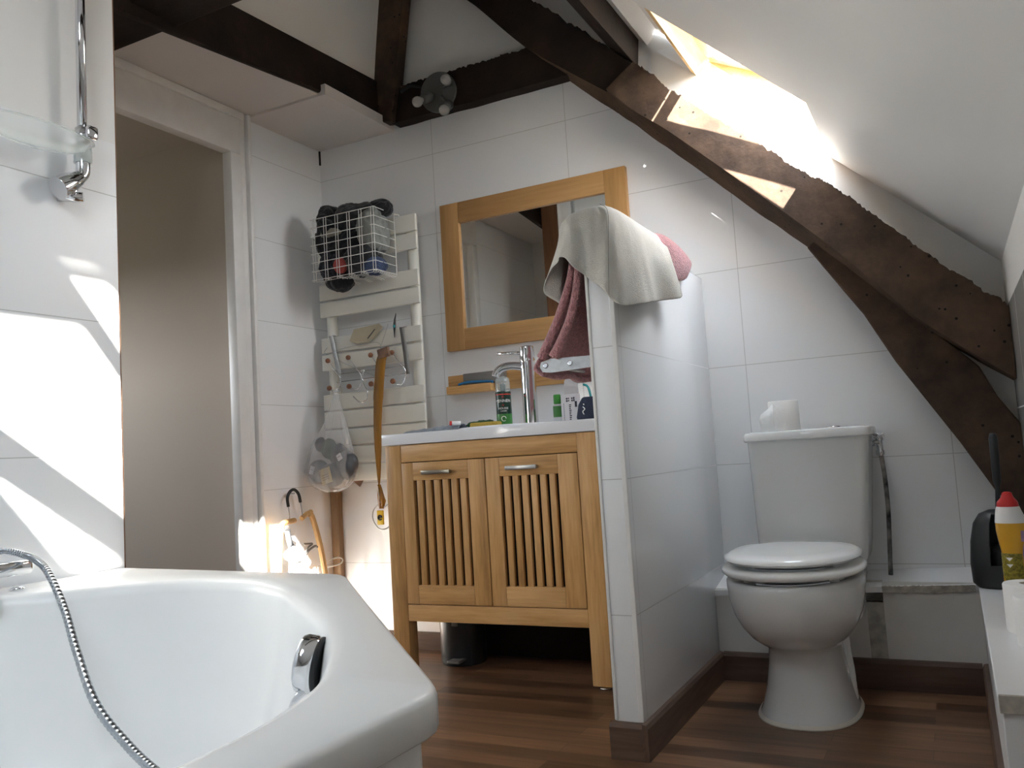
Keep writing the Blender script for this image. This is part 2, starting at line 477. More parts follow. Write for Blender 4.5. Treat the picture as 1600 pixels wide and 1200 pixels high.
# hall beyond the doorway
b = B(); box(b, -3.2, XL - .028, -.52, -.42, -.06, 2.4)
struct('wall_hall', b, M['hall'], 'beige hall wall seen through the doorway', 'wall')
b = B(); box(b, -3.3, -3.2, -2.3, -.42, -.06, 1.15); box(b, -3.3, -3.2, -2.3, -.42, 1.65, 2.4); box(b, -3.3, -3.2, -2.3, -1.72, 1.15, 1.65); box(b, -3.3, -3.2, -1.03, -.42, 1.15, 1.65)  # unseen opening left in this wall, added to light the hall
struct('wall_hall_far', b, M['hall'], 'beige wall at the far end of the hall with an unseen opening added for daylight', 'wall')
b = B(); box(b, -3.2, XL - .1, -2.38, -2.3, -.06, 2.4)
struct('wall_hall_near', b, M['hall'], 'beige hall wall out of sight beside the doorway', 'wall')
b = B(); box(b, -3.3, XL - .028, -2.38, -.42, 2.085, 2.15)
struct('ceiling_hall', b, M['hall'], 'low beige hall ceiling above the doorway opening', 'ceiling')

# tiled wall along the bath, with a raw brown timber end
b = B(); box(b, XB - .1, XB, YB, -1.462, -.06, 3.06)
struct('wall_bath', b, M['tile_bath'], 'sunlit white tiled wall beside the bathtub', 'wall')
b = B(); box(b, XB - .1, XB - .003, -1.462, -1.456, -.0, 2.98)
struct('trim_3', b, M['brownwood'], 'brown timber edge on the end of the bath wall', 'trim')

# partition beside the toilet
b = B(); box(b, -.070, 0, -.92, 0, -.06, 1.327, .004)
struct('wall_partition', b, M['tile_side'], 'low white tiled partition between vanity and toilet', 'partition wall', auto=35)
b = B(); box(b, -.010, .0025, -.9235, -.914, .09, 1.327, .0018); box(b, -.0725, -.064, -.9235, -.914, .09, 1.327, .0018)
struct('trim_4', b, M['paint'], 'white plastic edge strips on the partition end', 'tile trim')

# right knee wall
b = B(); box(b, XR, XR + .1, YB, 0, -.06, zs(XR) + .02)
struct('wall_right', b, M['tile_grey'], 'low right wall of grey tiles with white plaster above', 'wall')
b = B(); prism(b, [(XL - .1, -.06), (XR + .1, -.06), (XR + .1, zs(XR + .1) + .02), (-.93, 2.97), (XL - .1, 2.97)], 'Y', YB - .1, YB)
struct('wall_front', b, M['plaster'], 'plain white end wall behind the viewpoint', 'wall')

# sloping ceiling with two roof windows cut in it
WA = (-.13, .455, -.53, -.004)              # x0 x1 y0 y1 of the opening by the back wall
WB = (-.285, .09, -3.75, -2.80)             # unseen opening over the bath, guessed and sized to shape the sun patches
b = B()
def slope_piece(x0, x1, y0, y1, t=.05):
    lo = [(x0, y0, zs(x0)), (x1, y0, zs(x1)), (x1, y1, zs(x1)), (x0, y1, zs(x0))]
    add_mesh(b, lo + [tuple(Vector(p) + NV * t) for p in lo], [(0, 1, 2, 3), (7, 6, 5, 4), (0, 4, 5, 1), (1, 5, 6, 2), (2, 6, 7, 3), (3, 7, 4, 0)])
XT = -.93
slope_piece(WA[1], XR + .05, WA[2], 0)
slope_piece(XT, WA[0], WA[2], 0)
slope_piece(XT, XR + .05, WB[3], WA[2] - .3); slope_piece(XT, XR + .05, WA[2] - .3, WA[2], .006)
slope_piece(XT, WB[0], WB[2], WB[3]); slope_piece(WB[1], XR + .05, WB[2], WB[3])
slope_piece(XT, XR + .05, YB, WB[2]); slope_piece(WB[0] - .01, -.232, -3.02, WB[3] + .01)  # second piece is an added corner plug that trims the sun patch
struct('ceiling_slope', b, M['slope'], 'white sloping ceiling coming down over the toilet', 'ceiling', recalc=True)
b = B(); box(b, XL - .1, XT + .05, YB, 0, 2.955, 3.06)
struct('ceiling_top', b, M['plaster'], 'white plaster ceiling high above the beams', 'ceiling')

# low boarded ceiling over the doorway side
b = B(); box(b, XL, -1.285, -2.2, -.452, 2.157, 2.19)
box(b, XL, -1.250, -.452, 0, 2.148, 2.19)
struct('ceiling_low', b, M['soffit'], 'low pale boarded ceiling over the doorway', 'ceiling')
# white plaster between the left purlin and the gable
b = B(); add_mesh(b, [(-1.30, YB, 2.25), (-1.30, 0, 2.25), (-1.20, 0, 2.96), (-1.20, YB, 2.96), (-1.40, YB, 2.25), (-1.40, 0, 2.25), (-1.30, 0, 2.99), (-1.30, YB, 2.99)],
                  [(0, 1, 2, 3), (4, 7, 6, 5), (0, 4, 5, 1), (2, 6, 7, 3), (0, 3, 7, 4), (1, 5, 6, 2)])
struct('wall_upper', b, M['plaster'], 'white plaster face above the left ceiling beam', 'wall')

# reveals and frame of the window by the back wall
def on_slope(x, y, d): p = Vector((x, y, zs(x))) + NV * d; return tuple(p)
b = B()
def quad(p, q, r_, s): add_mesh(b, [p, q, r_, s], [(0, 1, 2, 3)])
x0, x1, y0, y1 = WA
quad(on_slope(x0, y0, 0), on_slope(x1, y0, 0), on_slope(x1 + .09, y0, .13), on_slope(x0, y0, .13))  # near reveal, out of view, raised to keep sun off the wall
quad(on_slope(x1, y0, 0), on_slope(x1, y1, 0), on_slope(x1 + .09, y1, .10), on_slope(x1 + .09, y0, .10))
quad(on_slope(x0, y1, 0), on_slope(x0, y0, 0), on_slope(x0, y0, .06), on_slope(x0, y1, .06))
quad(on_slope(x0, y0, .06), on_slope(.03, y0, .06), on_slope(.03, y1, .06), on_slope(x0, y1, .06))
struct('trim_5', b, M['slope'], 'white plaster reveals of the roof window', 'window reveal', recalc=False)

def bar(bm, p, q, wdir, wid, ndir, thick):
    """a straight bar from p to q, wid wide along wdir, thick along ndir"""
    p, q, w, n = Vector(p), Vector(q), Vector(wdir).normalized() * wid / 2, Vector(ndir).normalized() * thick
    v = [p - w, p + w, q + w, q - w]; v += [k + n for k in v]
    add_mesh(bm, v, [(0, 1, 2, 3), (7, 6, 5, 4), (0, 4, 5, 1), (1, 5, 6, 2), (2, 6, 7, 3), (3, 7, 4, 0)])
SV = Vector((1, 0, -SL)).normalized()
def roof_window(name, rect, label, sash_deg, off, members, head, jo, jt, p0):
    x0, x1, y0, y1 = rect
    r_ = thing(name, on_slope((x0 + x1) / 2, (y0 + y1) / 2, .0), label, 'window'); r_['kind'] = 'structure'
    for nm, p, q, w, wd in (('frame_head', on_slope(x0 + .012, y0, 0), on_slope(x0 + .012, y1, 0), SV, .024), ('frame_sill', on_slope(x1 + .10, y0, jo), on_slope(x1 + .10, y1, jo), SV, .024),
                            ('frame_jamb', on_slope(x0, y0 - .010 - 3 * jo, jo), on_slope(x1, y0 - .010 - 3 * jo, jo), (0, 1, 0), .02), ('frame_jamb', on_slope(x0, y1 + .006, jo), on_slope(x1, y1 + .006, jo), (0, 1, 0), .012)):
        b = B(); bar(b, p, q, w, wd, NV, jt); obj(nm, b, M['pine'], r_)
    a = math.radians(sash_deg)
    sv = Vector((math.cos(a), 0, -math.sin(a))); nv = Vector((math.sin(a), 0, math.cos(a)))
    P0 = Vector(on_slope(x0 + p0, 0, off)); ln = (x1 - x0 - p0 + (.06 if sash_deg < 40 else 0)) * math.sqrt(1 + SL * SL)
    b = B(); ya, yb, wa, wb = members
    A = lambda s, y: P0 + sv * s + Vector((0, y, 0))
    bar(b, A(0, ya), A(ln, ya), (0, 1, 0), wa, nv, .03)
    bar(b, A(0, yb), A(ln, yb), (0, 1, 0), wb, nv, .03)
    bar(b, A(head / 2, ya), A(head / 2, yb), sv, head, nv, .03)
    bar(b, A(ln - .03, ya), A(ln - .03, yb), sv, .05, nv, .03)
    s = obj('window_sash', b, M['pine'], r_)
    b = B()
    quad_ = [A(.02, ya) + nv * .022, A(ln - .02, ya) + nv * .022, A(ln - .02, yb) + nv * .022, A(.02, yb) + nv * .022]
    add_mesh(b, quad_, [(0, 1, 2, 3)])
    obj('window_pane', b, M['glass'], s, recalc=False)
roof_window('window_1', (.02, WA[1], WA[2], WA[3]), 'open pine framed roof window in the slope by the back wall', 27, .06, (-.505, -.03, .085, .04), .035, .06, .075, .03)
roof_window('window_2', WB, 'pine framed roof window further along the slope, out of sight', 43.1, .0, (-3.84, -3.172, .02, .045), .10, .0, .008, .0)

b = B(); prism(b, [(-.12, 2.06), (.35, 1.58), (.63, 1.30), (.80, 1.13), (XR, 1.03), (XR, zs(XR)), (-.12, zs(-.12))], 'Y', -.006, 0)
prism(b, [(.76, .98), (XR, .90), (XR, .72)], 'Y', -.006, 0)
struct('wall_infill', b, M['plaster'], 'white plaster between the brown roof timber and the slope', 'wall')
b = B(); box(b, XL, XL + .006, -.007, 0, 2.085, 2.148)  # solid near-black strip; its colour stands for the shade in the gap
struct('trim_14', b, M['shadowgap'], 'short dark strip drawn as the shaded gap in the corner under the low ceiling', 'gap')
# ------------------------------------------------------------------ old timbers
def jag(seed, a=.006):
    rnd = random.Random(seed)
    return lambda: rnd.uniform(-a, a)
def strip_beam(name, U, L, W, yf, mat, label):
    """a timber on the back wall: upper and lower front edges and the lower edge against the wall"""
    U = catmull([(p[0], yf, p[1]) for p in U], 30); L = catmull([(p[0], yf, p[1]) for p in L], 30); W = catmull([(p[0], -.002, p[1]) for p in W], 30)
    b = B(); rows = []; j = jag(len(U))
    for k, (p, q, w) in enumerate(zip(U, L, W)):
        n = noise.noise(p * 19) * .004 + noise.noise(p * 75) * .004
        p = p + Vector((n, 0, n + j() * .6)); mid = p.lerp(q, .5) + Vector((0, noise.noise(p * 6) * .006, 0))
        rows.append([(p.x, -.002, p.z), p, mid, q, w + Vector((0, 0, noise.noise(w * 12) * .005))])
    R = [[b.verts.new(v) for v in r_] for r_ in rows]
    for i in range(len(R) - 1):
        for k in range(4):
            fc = b.faces.new((R[i][k], R[i][k + 1], R[i + 1][k + 1], R[i + 1][k])); fc.material_index = 1 if k == 3 else 0
    b.faces.new(R[0]); b.faces.new(R[-1][::-1])
    return struct(name, b, [mat, M['beam_worn']], label, 'beam')
# rafter: dark upper length, browner lower length
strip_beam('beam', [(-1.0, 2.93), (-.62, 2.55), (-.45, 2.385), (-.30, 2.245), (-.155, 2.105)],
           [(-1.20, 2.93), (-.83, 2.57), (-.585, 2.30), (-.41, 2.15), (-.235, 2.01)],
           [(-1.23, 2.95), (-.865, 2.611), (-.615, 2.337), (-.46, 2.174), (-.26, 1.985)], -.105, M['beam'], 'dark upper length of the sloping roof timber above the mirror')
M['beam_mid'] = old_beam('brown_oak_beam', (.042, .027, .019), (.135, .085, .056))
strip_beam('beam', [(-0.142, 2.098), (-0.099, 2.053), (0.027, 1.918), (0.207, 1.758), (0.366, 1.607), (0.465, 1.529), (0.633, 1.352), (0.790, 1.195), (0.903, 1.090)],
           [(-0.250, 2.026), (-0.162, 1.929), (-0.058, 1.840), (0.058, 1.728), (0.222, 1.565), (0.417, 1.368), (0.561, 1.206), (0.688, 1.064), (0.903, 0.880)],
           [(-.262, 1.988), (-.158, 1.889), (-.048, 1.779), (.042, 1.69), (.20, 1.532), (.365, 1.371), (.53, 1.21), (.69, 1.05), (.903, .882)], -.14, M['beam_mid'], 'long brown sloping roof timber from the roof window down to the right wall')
# brace below it
b = B()
poly = [(.366, 1.362), (.514, 1.126), (.593, .966), (.745, .71), (.824, .563), (.905, .462), (.905, .755), (.856, .835), (.816, .929), (.70, 1.055), (.558, 1.208), (.40, 1.385)]
prism(b, [(p[0], p[1]) for p in poly], 'Y', -.075, -.002, .004)
struct('beam', b, M['beam_mid'], 'brown brace timber slanting down to the right behind the toilet brush', 'beam')
# horizontal tie on the back wall
b = B(); top = []; 
rnd = random.Random(4)
xs = [-1.22 + i * .006 for i in range(142)]
poly = [(x, 2.155 + noise.noise(Vector((x * 9, 1, 0))) * .006) for x in xs] + [(x, 2.305 + noise.noise(Vector((x * 14, 5, 0))) * .005 + noise.noise(Vector((x * 60, 5, 0))) * .006 + rnd.uniform(-.003, .003)) for x in xs[::-1]]
prism(b, poly, 'Y', -.06, -.002)
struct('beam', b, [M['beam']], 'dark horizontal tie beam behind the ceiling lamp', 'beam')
b = B(); box(b, XB, .22, -3.32, -3.28, 1.865, 1.965, .004)  # unseen timber, added to cut the sun patch on the bath wall
struct('beam', b, M['beam'], 'unseen dark tie beam added across the room under the far roof window', 'beam')
# slanting narrow post
b = B(); prism(b, [(-1.305, 2.17), (-1.205, 2.155), (-1.065, 2.95), (-1.215, 2.95)], 'Y', -.085, -.03, .004)
struct('beam', b, M['beam_mid'], 'narrow dark post rising from the corner where two beams meet', 'beam')
# purlin on the left, running towards the viewer
b = B()
loft(b, [[(-1.27, y, zb), (-1.27, y, zt), (-1.42, y, zt), (-1.42, y, max(2.195, zb + .01)), (-1.292, y, max(2.195, zb + .01)), (-1.292, y, zb)] for y, zb, zt in ((-2.2, 1.996, 2.24), (-.02, 2.203, 2.350))], True, True, True, False)
bmesh.ops.bevel(b, geom=list(b.edges), offset=.006, segments=1, affect='EDGES')
struct('beam', b, M['beam'], 'thick dark beam along the edge of the low ceiling', 'beam')
b = B(); box(b, XL + .01, -.55, -1.30, -1.125, 2.125, 2.36, .008)
struct('beam', b, M['beam'], 'dark cross beam at the top left over the bath wall end', 'beam')
# purlin by the roof window
b = B()
prism(b, [(-.252, 2.205), (-.168, 2.132), (-.158, 2.24), (-.2, 2.29)], 'Y', -2.2, -.004, .005)
struct('beam', b, M['beam'], 'dark purlin above the roof window running towards the viewer', 'beam')

# ------------------------------------------------------------------ skirtings and boxing round the toilet
b = B()
prism(b, [(0, 0), (.014, 0), (.014, .076), (.010, .086), (0, .088)], 'Y', -.934, -.158)
struct('baseboard_partition', b, M['skirt'], 'dark brown skirting along the toilet side of the partition', 'skirting board')
b = B(); prism(b, [(-.934, 0), (-.92, 0), (-.92, .088), (-.930, .086), (-.934, .076)], 'X', -.084, -.0005)
struct('baseboard_end', b, M['skirtx'], 'dark brown skirting across the front end of the partition', 'skirting board')
b = B(); prism(b, [(-.084, 0), (-.070, 0), (-.070, .088), (-.080, .086), (-.084, .076)], 'Y', -.92, -.02)
struct('baseboard_vanity', b, M['skirt'], 'dark brown skirting on the vanity side of the partition', 'skirting board')
b = B(); prism(b, [(-.172, 0), (-.158, 0), (-.158, .088), (-.168, .086), (-.172, .076)], 'X', .014, .742)
struct('baseboard_back', b, M['skirtx'], 'dark brown skirting below the boxing behind the toilet', 'skirting board')
b = B(); prism(b, [(.742, 0), (.757, 0), (.757, .088), (.746, .086), (.742, .076)], 'Y', -1.36, -.158)
struct('baseboard_right', b, M['skirt'], 'dark brown skirting along the right hand pipe boxing', 'skirting board')
b = B(); prism(b, [(XL, .0), (-1.0, .0), (-1.0, .07), (XL, .07)], 'Y', -.014, -.001)
struct('baseboard_vanity_back', b, M['skirtx'], 'dark brown skirting on the back wall beneath the radiator', 'skirting board')

# boxing behind the toilet: two front boards, a gap and a sloping ledge
b = B(); box(b, .0, .452, -.157, -.145, .0, .285, .001)
struct('trim_6', b, M['boxing'], 'scuffed white board of the boxing left of the toilet', 'pipe boxing')
b = B(); box(b, .500, .757, -.158, -.145, .0, .312, .001)
struct('trim_7', b, M['boxing'], 'scuffed white board of the boxing right of the toilet', 'pipe boxing')
b = B(); box(b, .452, .500, -.152, -.146, .0, .25); box(b, .452, .500, -.120, -.115, .25, .31)
struct('trim_8', b, M['dirty'], 'raw gap between the boxing boards behind the toilet', 'pipe boxing')
b = B()
add_mesh(b, [(0, -.162, .262), (.757, -.164, .292), (.757, 0, .318), (0, 0, .292), (0, -.162, .280), (.757, -.164, .308), (.757, 0, .334), (0, 0, .310)],
         [(3, 2, 1, 0), (4, 5, 6, 7), (0, 1, 5, 4), (1, 2, 6, 5), (2, 3, 7, 6), (3, 0, 4, 7)])
struct('trim_9', b, M['ledge'], 'white board ledge on the wall behind the toilet', 'ledge')
rnd = random.Random(7)
b = B(); 
xs_ = [.50 + .005 * k for k in range(50)]
prism(b, [(x, .3065 - .02 * (1 - x / .757) + rnd.uniform(-.001, .001)) for x in xs_] + [(x, .288 - .02 * (1 - x / .757) - .010 * max(0, noise.noise(Vector((x * 40, 2, 0))))) for x in xs_[::-1]], 'Y', -.1665, -.158)
struct('trim_10', b, M['rawedge'], 'ragged raw edge under the ledge right of the toilet', 'ledge edge')
# right hand boxing
b = B(); box(b, .757, XR, -1.335, -.0, .0, .305, .002)
struct('trim_11', b, M['ledge'], 'white tiled pipe boxing along the right wall', 'pipe boxing')
b = B(); box(b, .752, XR, -1.342, .0, .305, .318, .002)
struct('trim_12', b, M['ledge'], 'white ledge on the right boxing under bottle and brush', 'ledge')
b = B(); box(b, .7535, XR, -1.346, -1.338, .292, .3205, .001)
struct('trim_13', b, M['rawedge'], 'raw grey end edge of the right ledge', 'ledge edge')

# ------------------------------------------------------------------ bathtub
def resample(pts, c, n, closed=True):
    """polar resample of a star shaped outline about c"""
    import bisect
    P = [(math.atan2(p[1] - c[1], p[0] - c[0]), p) for p in pts]
    out = []
    m = len(pts)
    for k in range(n):
        t = -PI + 2 * PI * k / n
        d = (math.cos(t), math.sin(t)); best = None
        for i in range(m):
            a, q = pts[i], pts[(i + 1) % m]
            ex, ey = q[0] - a[0], q[1] - a[1]
            den = d[0] * ey - d[1] * ex
            if abs(den) < 1e-12: continue
            ax, ay = a[0] - c[0], a[1] - c[1]
            s = (ax * ey - ay * ex) / den; w = (ax * d[1] - ay * d[0]) / den
            if s > 0 and -1e-9 <= w <= 1 + 1e-9 and (best is None or s > best): best = s
        out.append((c[0] + d[0] * best, c[1] + d[1] * best))
    return out
tc = (-.46, -2.22)
def rounded(poly, rads, n=8):
    out = []
    m = len(poly)
    for i in range(m):
        p, a, q = Vector(poly[i - 1]), Vector(poly[i]), Vector(poly[(i + 1) % m])
        r_ = rads[i]
        u_, v_ = (p - a).normalized(), (q - a).normalized()
        s, e = a + u_ * r_, a + v_ * r_
        for k in range(n + 1):
            t = k / n; out.append(tuple((1 - t) ** 2 * s + 2 * t * (1 - t) * a + t * t * e))
    return out
outer0 = [(-1.138, -1.466), (-.395, -1.532), (.272, -2.232), (.256, -3.0), (-1.138, -3.0)]
outer = resample(rounded(outer0, [.004, .045, .03, .05, .004]), tc, 240)
inner_pts = [(-.99, -1.867), (-.919, -1.791), (-.839, -1.70), (-.725, -1.632), (-.581, -1.621), (-.45, -1.672), (-.329, -1.76), (-.129, -1.924), (-.005, -2.056), (.082, -2.169), (.132, -2.252), (.161, -2.332), (.177, -2.414), (.18, -2.55), (.13, -2.72), (0, -2.83), (-.3, -2.88), (-.7, -2.86), (-.93, -2.75), (-1.02, -2.5), (-1.03, -2.15), (-1.02, -1.95)]
inner = resample([tuple(p)[:2] for p in catmull([(*p, 0) for p in inner_pts], 8, True)], tc, 240)
def scaled(ring, s, c=tc, dx=0, dy=0): return [(c[0] + (p[0] - c[0]) * s + dx, c[1] + (p[1] - c[1]) * s + dy) for p in ring]
def inset(ring, d, c=tc):
    out = []
    for p in ring:
        v = Vector((p[0] - c[0], p[1] - c[1])); l = v.length; v *= (l - d) / l; out.append((c[0] + v.x, c[1] + v.y))
    return out
def at(ring, z): return [(p[0], p[1], z) for p in ring]
ZR = .532
t = thing('bathtub', (-.46, -2.2, 0), 'large white corner bathtub in the left foreground', 'bathtub')
b = B()
rings = [at(inset(outer, .024), ZR - .041), at(inset(outer, .003), ZR - .041), at(outer, ZR - .038), at(outer, ZR - .009), at(inset(outer, .003), ZR - .003), at(inset(outer, .009), ZR),
         at(inset(inner, -.016), ZR + .001), at(inset(inner, -.006), ZR - .001), at(inset(inner, .002), ZR - .008), at(inset(inner, .008), ZR - .024),
         at(inset(inner, .020), ZR - .09), at(inset(inner, .045), ZR - .20), at(inset(inner, .085), ZR - .31), at(inset(inner, .14), ZR - .375), at(inset(inner, .21), ZR - .395), at(scaled(inner, .35), ZR - .402), at(scaled(inner, .02), ZR - .404)]
loft(b, rings, True, False, True)
obj('tub_shell', b, M['acrylic'], t, auto=50)
b = B(); loft(b, [at(inset(outer, .022), 0.0), at(inset(outer, .022), ZR - .040), at(inset(outer, .032), ZR - .040), at(inset(outer, .032), 0.0), at(inset(outer, .022), 0.0)], True, False, False, False)
obj('side_panel', b, M['acrylic'], t, auto=30)
b = B(); lathe(b, [(.0, .003), (.028, .003), (.034, 0)], (-.46, -2.22, ZR - .4035), 24, cap0=False, cap1=False)
obj('drain', b, M['chrome'], t)

# bath mixer on the rim by the wall
t = thing('bath_mixer_tap', (-1.075, -1.86, ZR), 'chrome bath mixer tap on the tub rim at the left edge', 'tap')
b = B()
lathe(b, [(.027, 0), (.027, .005), (.020, .010), (.019, .05), (.024, .055), (.024, .088), (.017, .094)], (-1.068, -1.862, ZR), 24)
tube(b, catmull([(-1.068, -1.862, ZR + .035), (-1.03, -1.88, ZR + .035), (-.98, -1.90, ZR + .022), (-.96, -1.91, ZR + .002)], 6), [.014] * 19, 14)
obj('tap_body', b, M['chrome'], t)
b = B(); box(b, -1.065, -1.022, -1.868, -1.775, ZR + .032, ZR + .062, .010, 3); obj('lever', b, M['chrome'], t, auto=40)
b = B(); lathe(b, [(.012, 0), (.014, .004), (.006, .008)], (-1.045, -1.800, ZR), 18); obj('flange', b, M['chrome'], t)
# hose from mixer into the tub
path = [(-1.052, -1.856, .612), (-1.048, -1.826, .617), (-1.02, -1.797, .604), (-.985, -1.795, .592), (-.94, -1.802, .569), (-.84, -1.839, .508), (-.72, -1.899, .442), (-.58, -1.967, .380), (-.46, -2.002, .336), (-.37, -2.024, .312), (-.28, -2.045, .298), (-.18, -2.055, .315), (-.125, -2.04, .36), (-.112, -2.022, .40)]
cv = catmull(path, 40); rr = [.0078 * (1.0 if (k % 4) < 2 else .86) for k in range(len(cv))]
b = B(); tube(b, cv, rr, 12)
tag(obj('shower_hose', b, M['hose']), 'ribbed steel shower hose hanging from the tap into the bathtub', 'hose')
# hand shower resting in the basin
t = thing('hand_shower', (-.10, -2.03, .40), 'chrome hand shower standing inside the bathtub by its inner rim', 'hand shower')
ax = Matrix.Rotation(math.radians(62), 3, 'Y')
cen = Vector((-.070, -2.010, .482))
b = B(); hr = Vector((.85, -.45, .0)).normalized()
mt = Vector((0, 0, 1)).rotation_difference(Vector((-.90, -.40, .18))).to_matrix()
lathe(b, [(.036, -.002), (.0385, .002), (.039, .016), (.0375, .021), (.032, .024), (.0, .025)], cen, 36, mt, True, False)
obj('shower_head', b, M['chrome'], t, auto=50)
b = B(); lathe(b, [(.034, -.008), (.0375, -.006), (.0375, -.002)], cen, 36, mt, True, True); obj('back_cover', b, M['black'], t)
b = B(); tube(b, catmull([tuple(cen + Vector((0, 0, -.03))), (-.100, -2.015, .43), (-.108, -2.018, .39)], 6), .011, 12); obj('handle', b, M['chrome'], t)

# ------------------------------------------------------------------ shower rail and soap dish on the bath wall
t = thing('shower_rail', (-1.10, -1.60, 1.44), 'chrome vertical shower rail on the tiled wall top left', 'shower rail')
RX, RY = -1.098, -1.588
b = B(); tube(b, [(RX, RY, 1.515), (RX, RY, 2.32)], .0115, 20); obj('pole', b, M['chrome'], t)
b = B(); tube(b, catmull([(RX, RY, 1.535), (RX, RY, 1.505), (RX - .001, RY - .010, 1.487), (RX - .002, RY - .045, 1.460), (RX - .002, RY - .066, 1.446)], 6), [.0165] * 13 + [.019, .021, .023, .025, .026, .0265, .027, .027, .0272, .0272, .0272, .0272], 22)
obj('elbow_bracket', b, M['chrome'], t)
b = B(); tube(b, [(RX, RY, 1.44), (XB, RY - .04, 1.44)], .012, 14); obj('wall_mount', b, M['chrome'], t)
b = B(); tube(b, [(RX, RY, 2.31), (RX, RY, 2.33), (XB, RY, 2.33)], .014, 14); obj('wall_mount', b, M['chrome'], t)
b = B(); box(b, RX + .006, RX + .028, RY - .004, RY + .026, 1.583, 1.617, .007, 3); obj('clamp_knob', b, M['chrome'], t, auto=40)
b = B(); tube(b, [(RX, RY, 1.575), (RX, RY, 1.612)], .0165, 20); obj('clamp', b, M['chrome'], t)
t = thing('soap_dish', (-1.06, -1.73, 1.52), 'clear plastic soap dish clipped to the shower rail', 'soap dish')
b = B(); n = 40
def sd(s, z, dz=0): return [(-1.055 + .052 * s * math.sin(2 * PI * k / n), -1.735 + .145 * s * math.cos(2 * PI * k / n), z) for k in range(n)]
loft(b, [sd(1, 1.553), sd(.985, 1.558), sd(.93, 1.552), sd(.80, 1.530), sd(.5, 1.517), sd(.02, 1.514)], True, False, True)
obj('dish', b, M['dish'], t)
b = B(); lathe(b, [(.0175, 1.525), (.021, 1.525), (.021, 1.567), (.0175, 1.567), (.0175, 1.525)], (RX, RY, 0), 24, None, False, False)
obj('clip_ring', b, M['dish'], t)

# ------------------------------------------------------------------ vanity
VY = -.385
vx0, vx1 = -1.104, -.286
t = thing('vanity_cabinet', ((vx0 + vx1) / 2, -.2, 0), 'oak vanity cabinet with two slatted doors', 'cabinet')
lw = .066
for nm, xa, xb in (('leg', vx0, vx0 + lw), ('leg', vx1 - lw, vx1)):
    b = B(); box(b, xa, xb, VY, VY + .055, .012, .812, .003); lg = obj('leg', b, M['oakz'], t, auto=40)
    b = B(); lathe(b, [(.020, 0), (.020, .005), (.010, .006), (.010, .013)], ((xa + xb) / 2, VY + .028, 0), 20); obj('foot', b, M['chrome'], lg)
    b = B(); box(b, xa, xb, -.075, -.02, .012, .812, .003); lg = obj('leg', b, M['oakz'], t, auto=40)
    b = B(); lathe(b, [(.020, 0), (.020, .005), (.010, .006), (.010, .013)], ((xa + xb) / 2, -.048, 0), 20); obj('foot', b, M['chrome'], lg)
fx0, fx1 = vx0 + lw, vx1 - lw
b = B(); box(b, fx0, fx1, VY + .002, VY + .05, .750, .812, .002); obj('top_rail', b, M['oakx'], t, auto=40)
b = B(); box(b, fx0, fx1, VY + .001, VY + .05, .192, .250, .003); obj('bottom_rail', b, M['oakx'], t, auto=40)
for xa, xb in ((vx0 + .008, vx0 + .022), (vx1 - .022, vx1 - .008)):
    b = B(); box(b, xa, xb, VY + .055, -.075, .20, .812, .002); obj('side_panel', b, M['oakz'], t)
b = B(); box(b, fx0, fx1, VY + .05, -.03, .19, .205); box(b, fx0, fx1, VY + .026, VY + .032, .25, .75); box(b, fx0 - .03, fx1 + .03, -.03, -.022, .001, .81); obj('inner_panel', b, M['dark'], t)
mid = (fx0 + fx1) / 2
def door(xa, xb, sx0, sx1, hx0, hx1, hmat):
    z0, z1, za, zb = .2525, .7475, .318, .684
    y0, y1 = VY - .001, VY + .02
    b = B(); box(b, xa, sx0, y0, y1, z0, z1, .002); box(b, sx1, xb, y0, y1, z0, z1, .002)
    d = obj('door', b, M['oakz'], t, auto=40)
    for ra, rb in ((zb, z1), (z0, za)):
        b = B(); box(b, sx0, sx1, y0 + .0004, y1, ra, rb, .0015); obj('door_rail', b, M['oakx'], d, auto=40)
    n = 6; gap = .0125; w = (sx1 - sx0 - gap * (n + 1)) / n
    b = B()
    for k in range(n):
        x = sx0 + gap + k * (w + gap); box(b, x, x + w, y0 + .003, y1 - .002, za - .004, zb + .004, .0015)
    obj('slats', b, M['oakz'], d, auto=40)
    b = B(); box(b, hx0, hx1, y0 - .026, y0 - .018, .704, .718, .002)
    box(b, hx0 + .004, hx0 + .014, y0 - .02, y0, .706, .716, .001); box(b, hx1 - .014, hx1 - .004, y0 - .02, y0, .706, .716, .001)
    h = obj('handle', b, hmat, d, auto=40)
door(fx0 + .002, mid - .002, -.988, -.762, -.938, -.822, M['pewter'])
door(mid + .002, fx1 - .002, -.640, -.424, -.606, -.490, M['steel'])
# washbasin top
b = B(); box(b, vx0 - .008, vx1 + .004, VY - .008, -.003, .814, .8535, .003)
bs = obj('washbasin_top', b, M['basin'], auto=40)
tag(bs, 'glossy white washbasin top on the oak vanity', 'washbasin')
b = B(); lathe(b, [(.19, 0), (.185, .006), (.18, .004), (.0, .001)], (-.69, -.22, .8536), 40, Matrix.Scale(.72, 3, Vector((0, 1, 0))), False, False); obj('bowl_rim', b, M['basin'], bs)
ZC = .8537
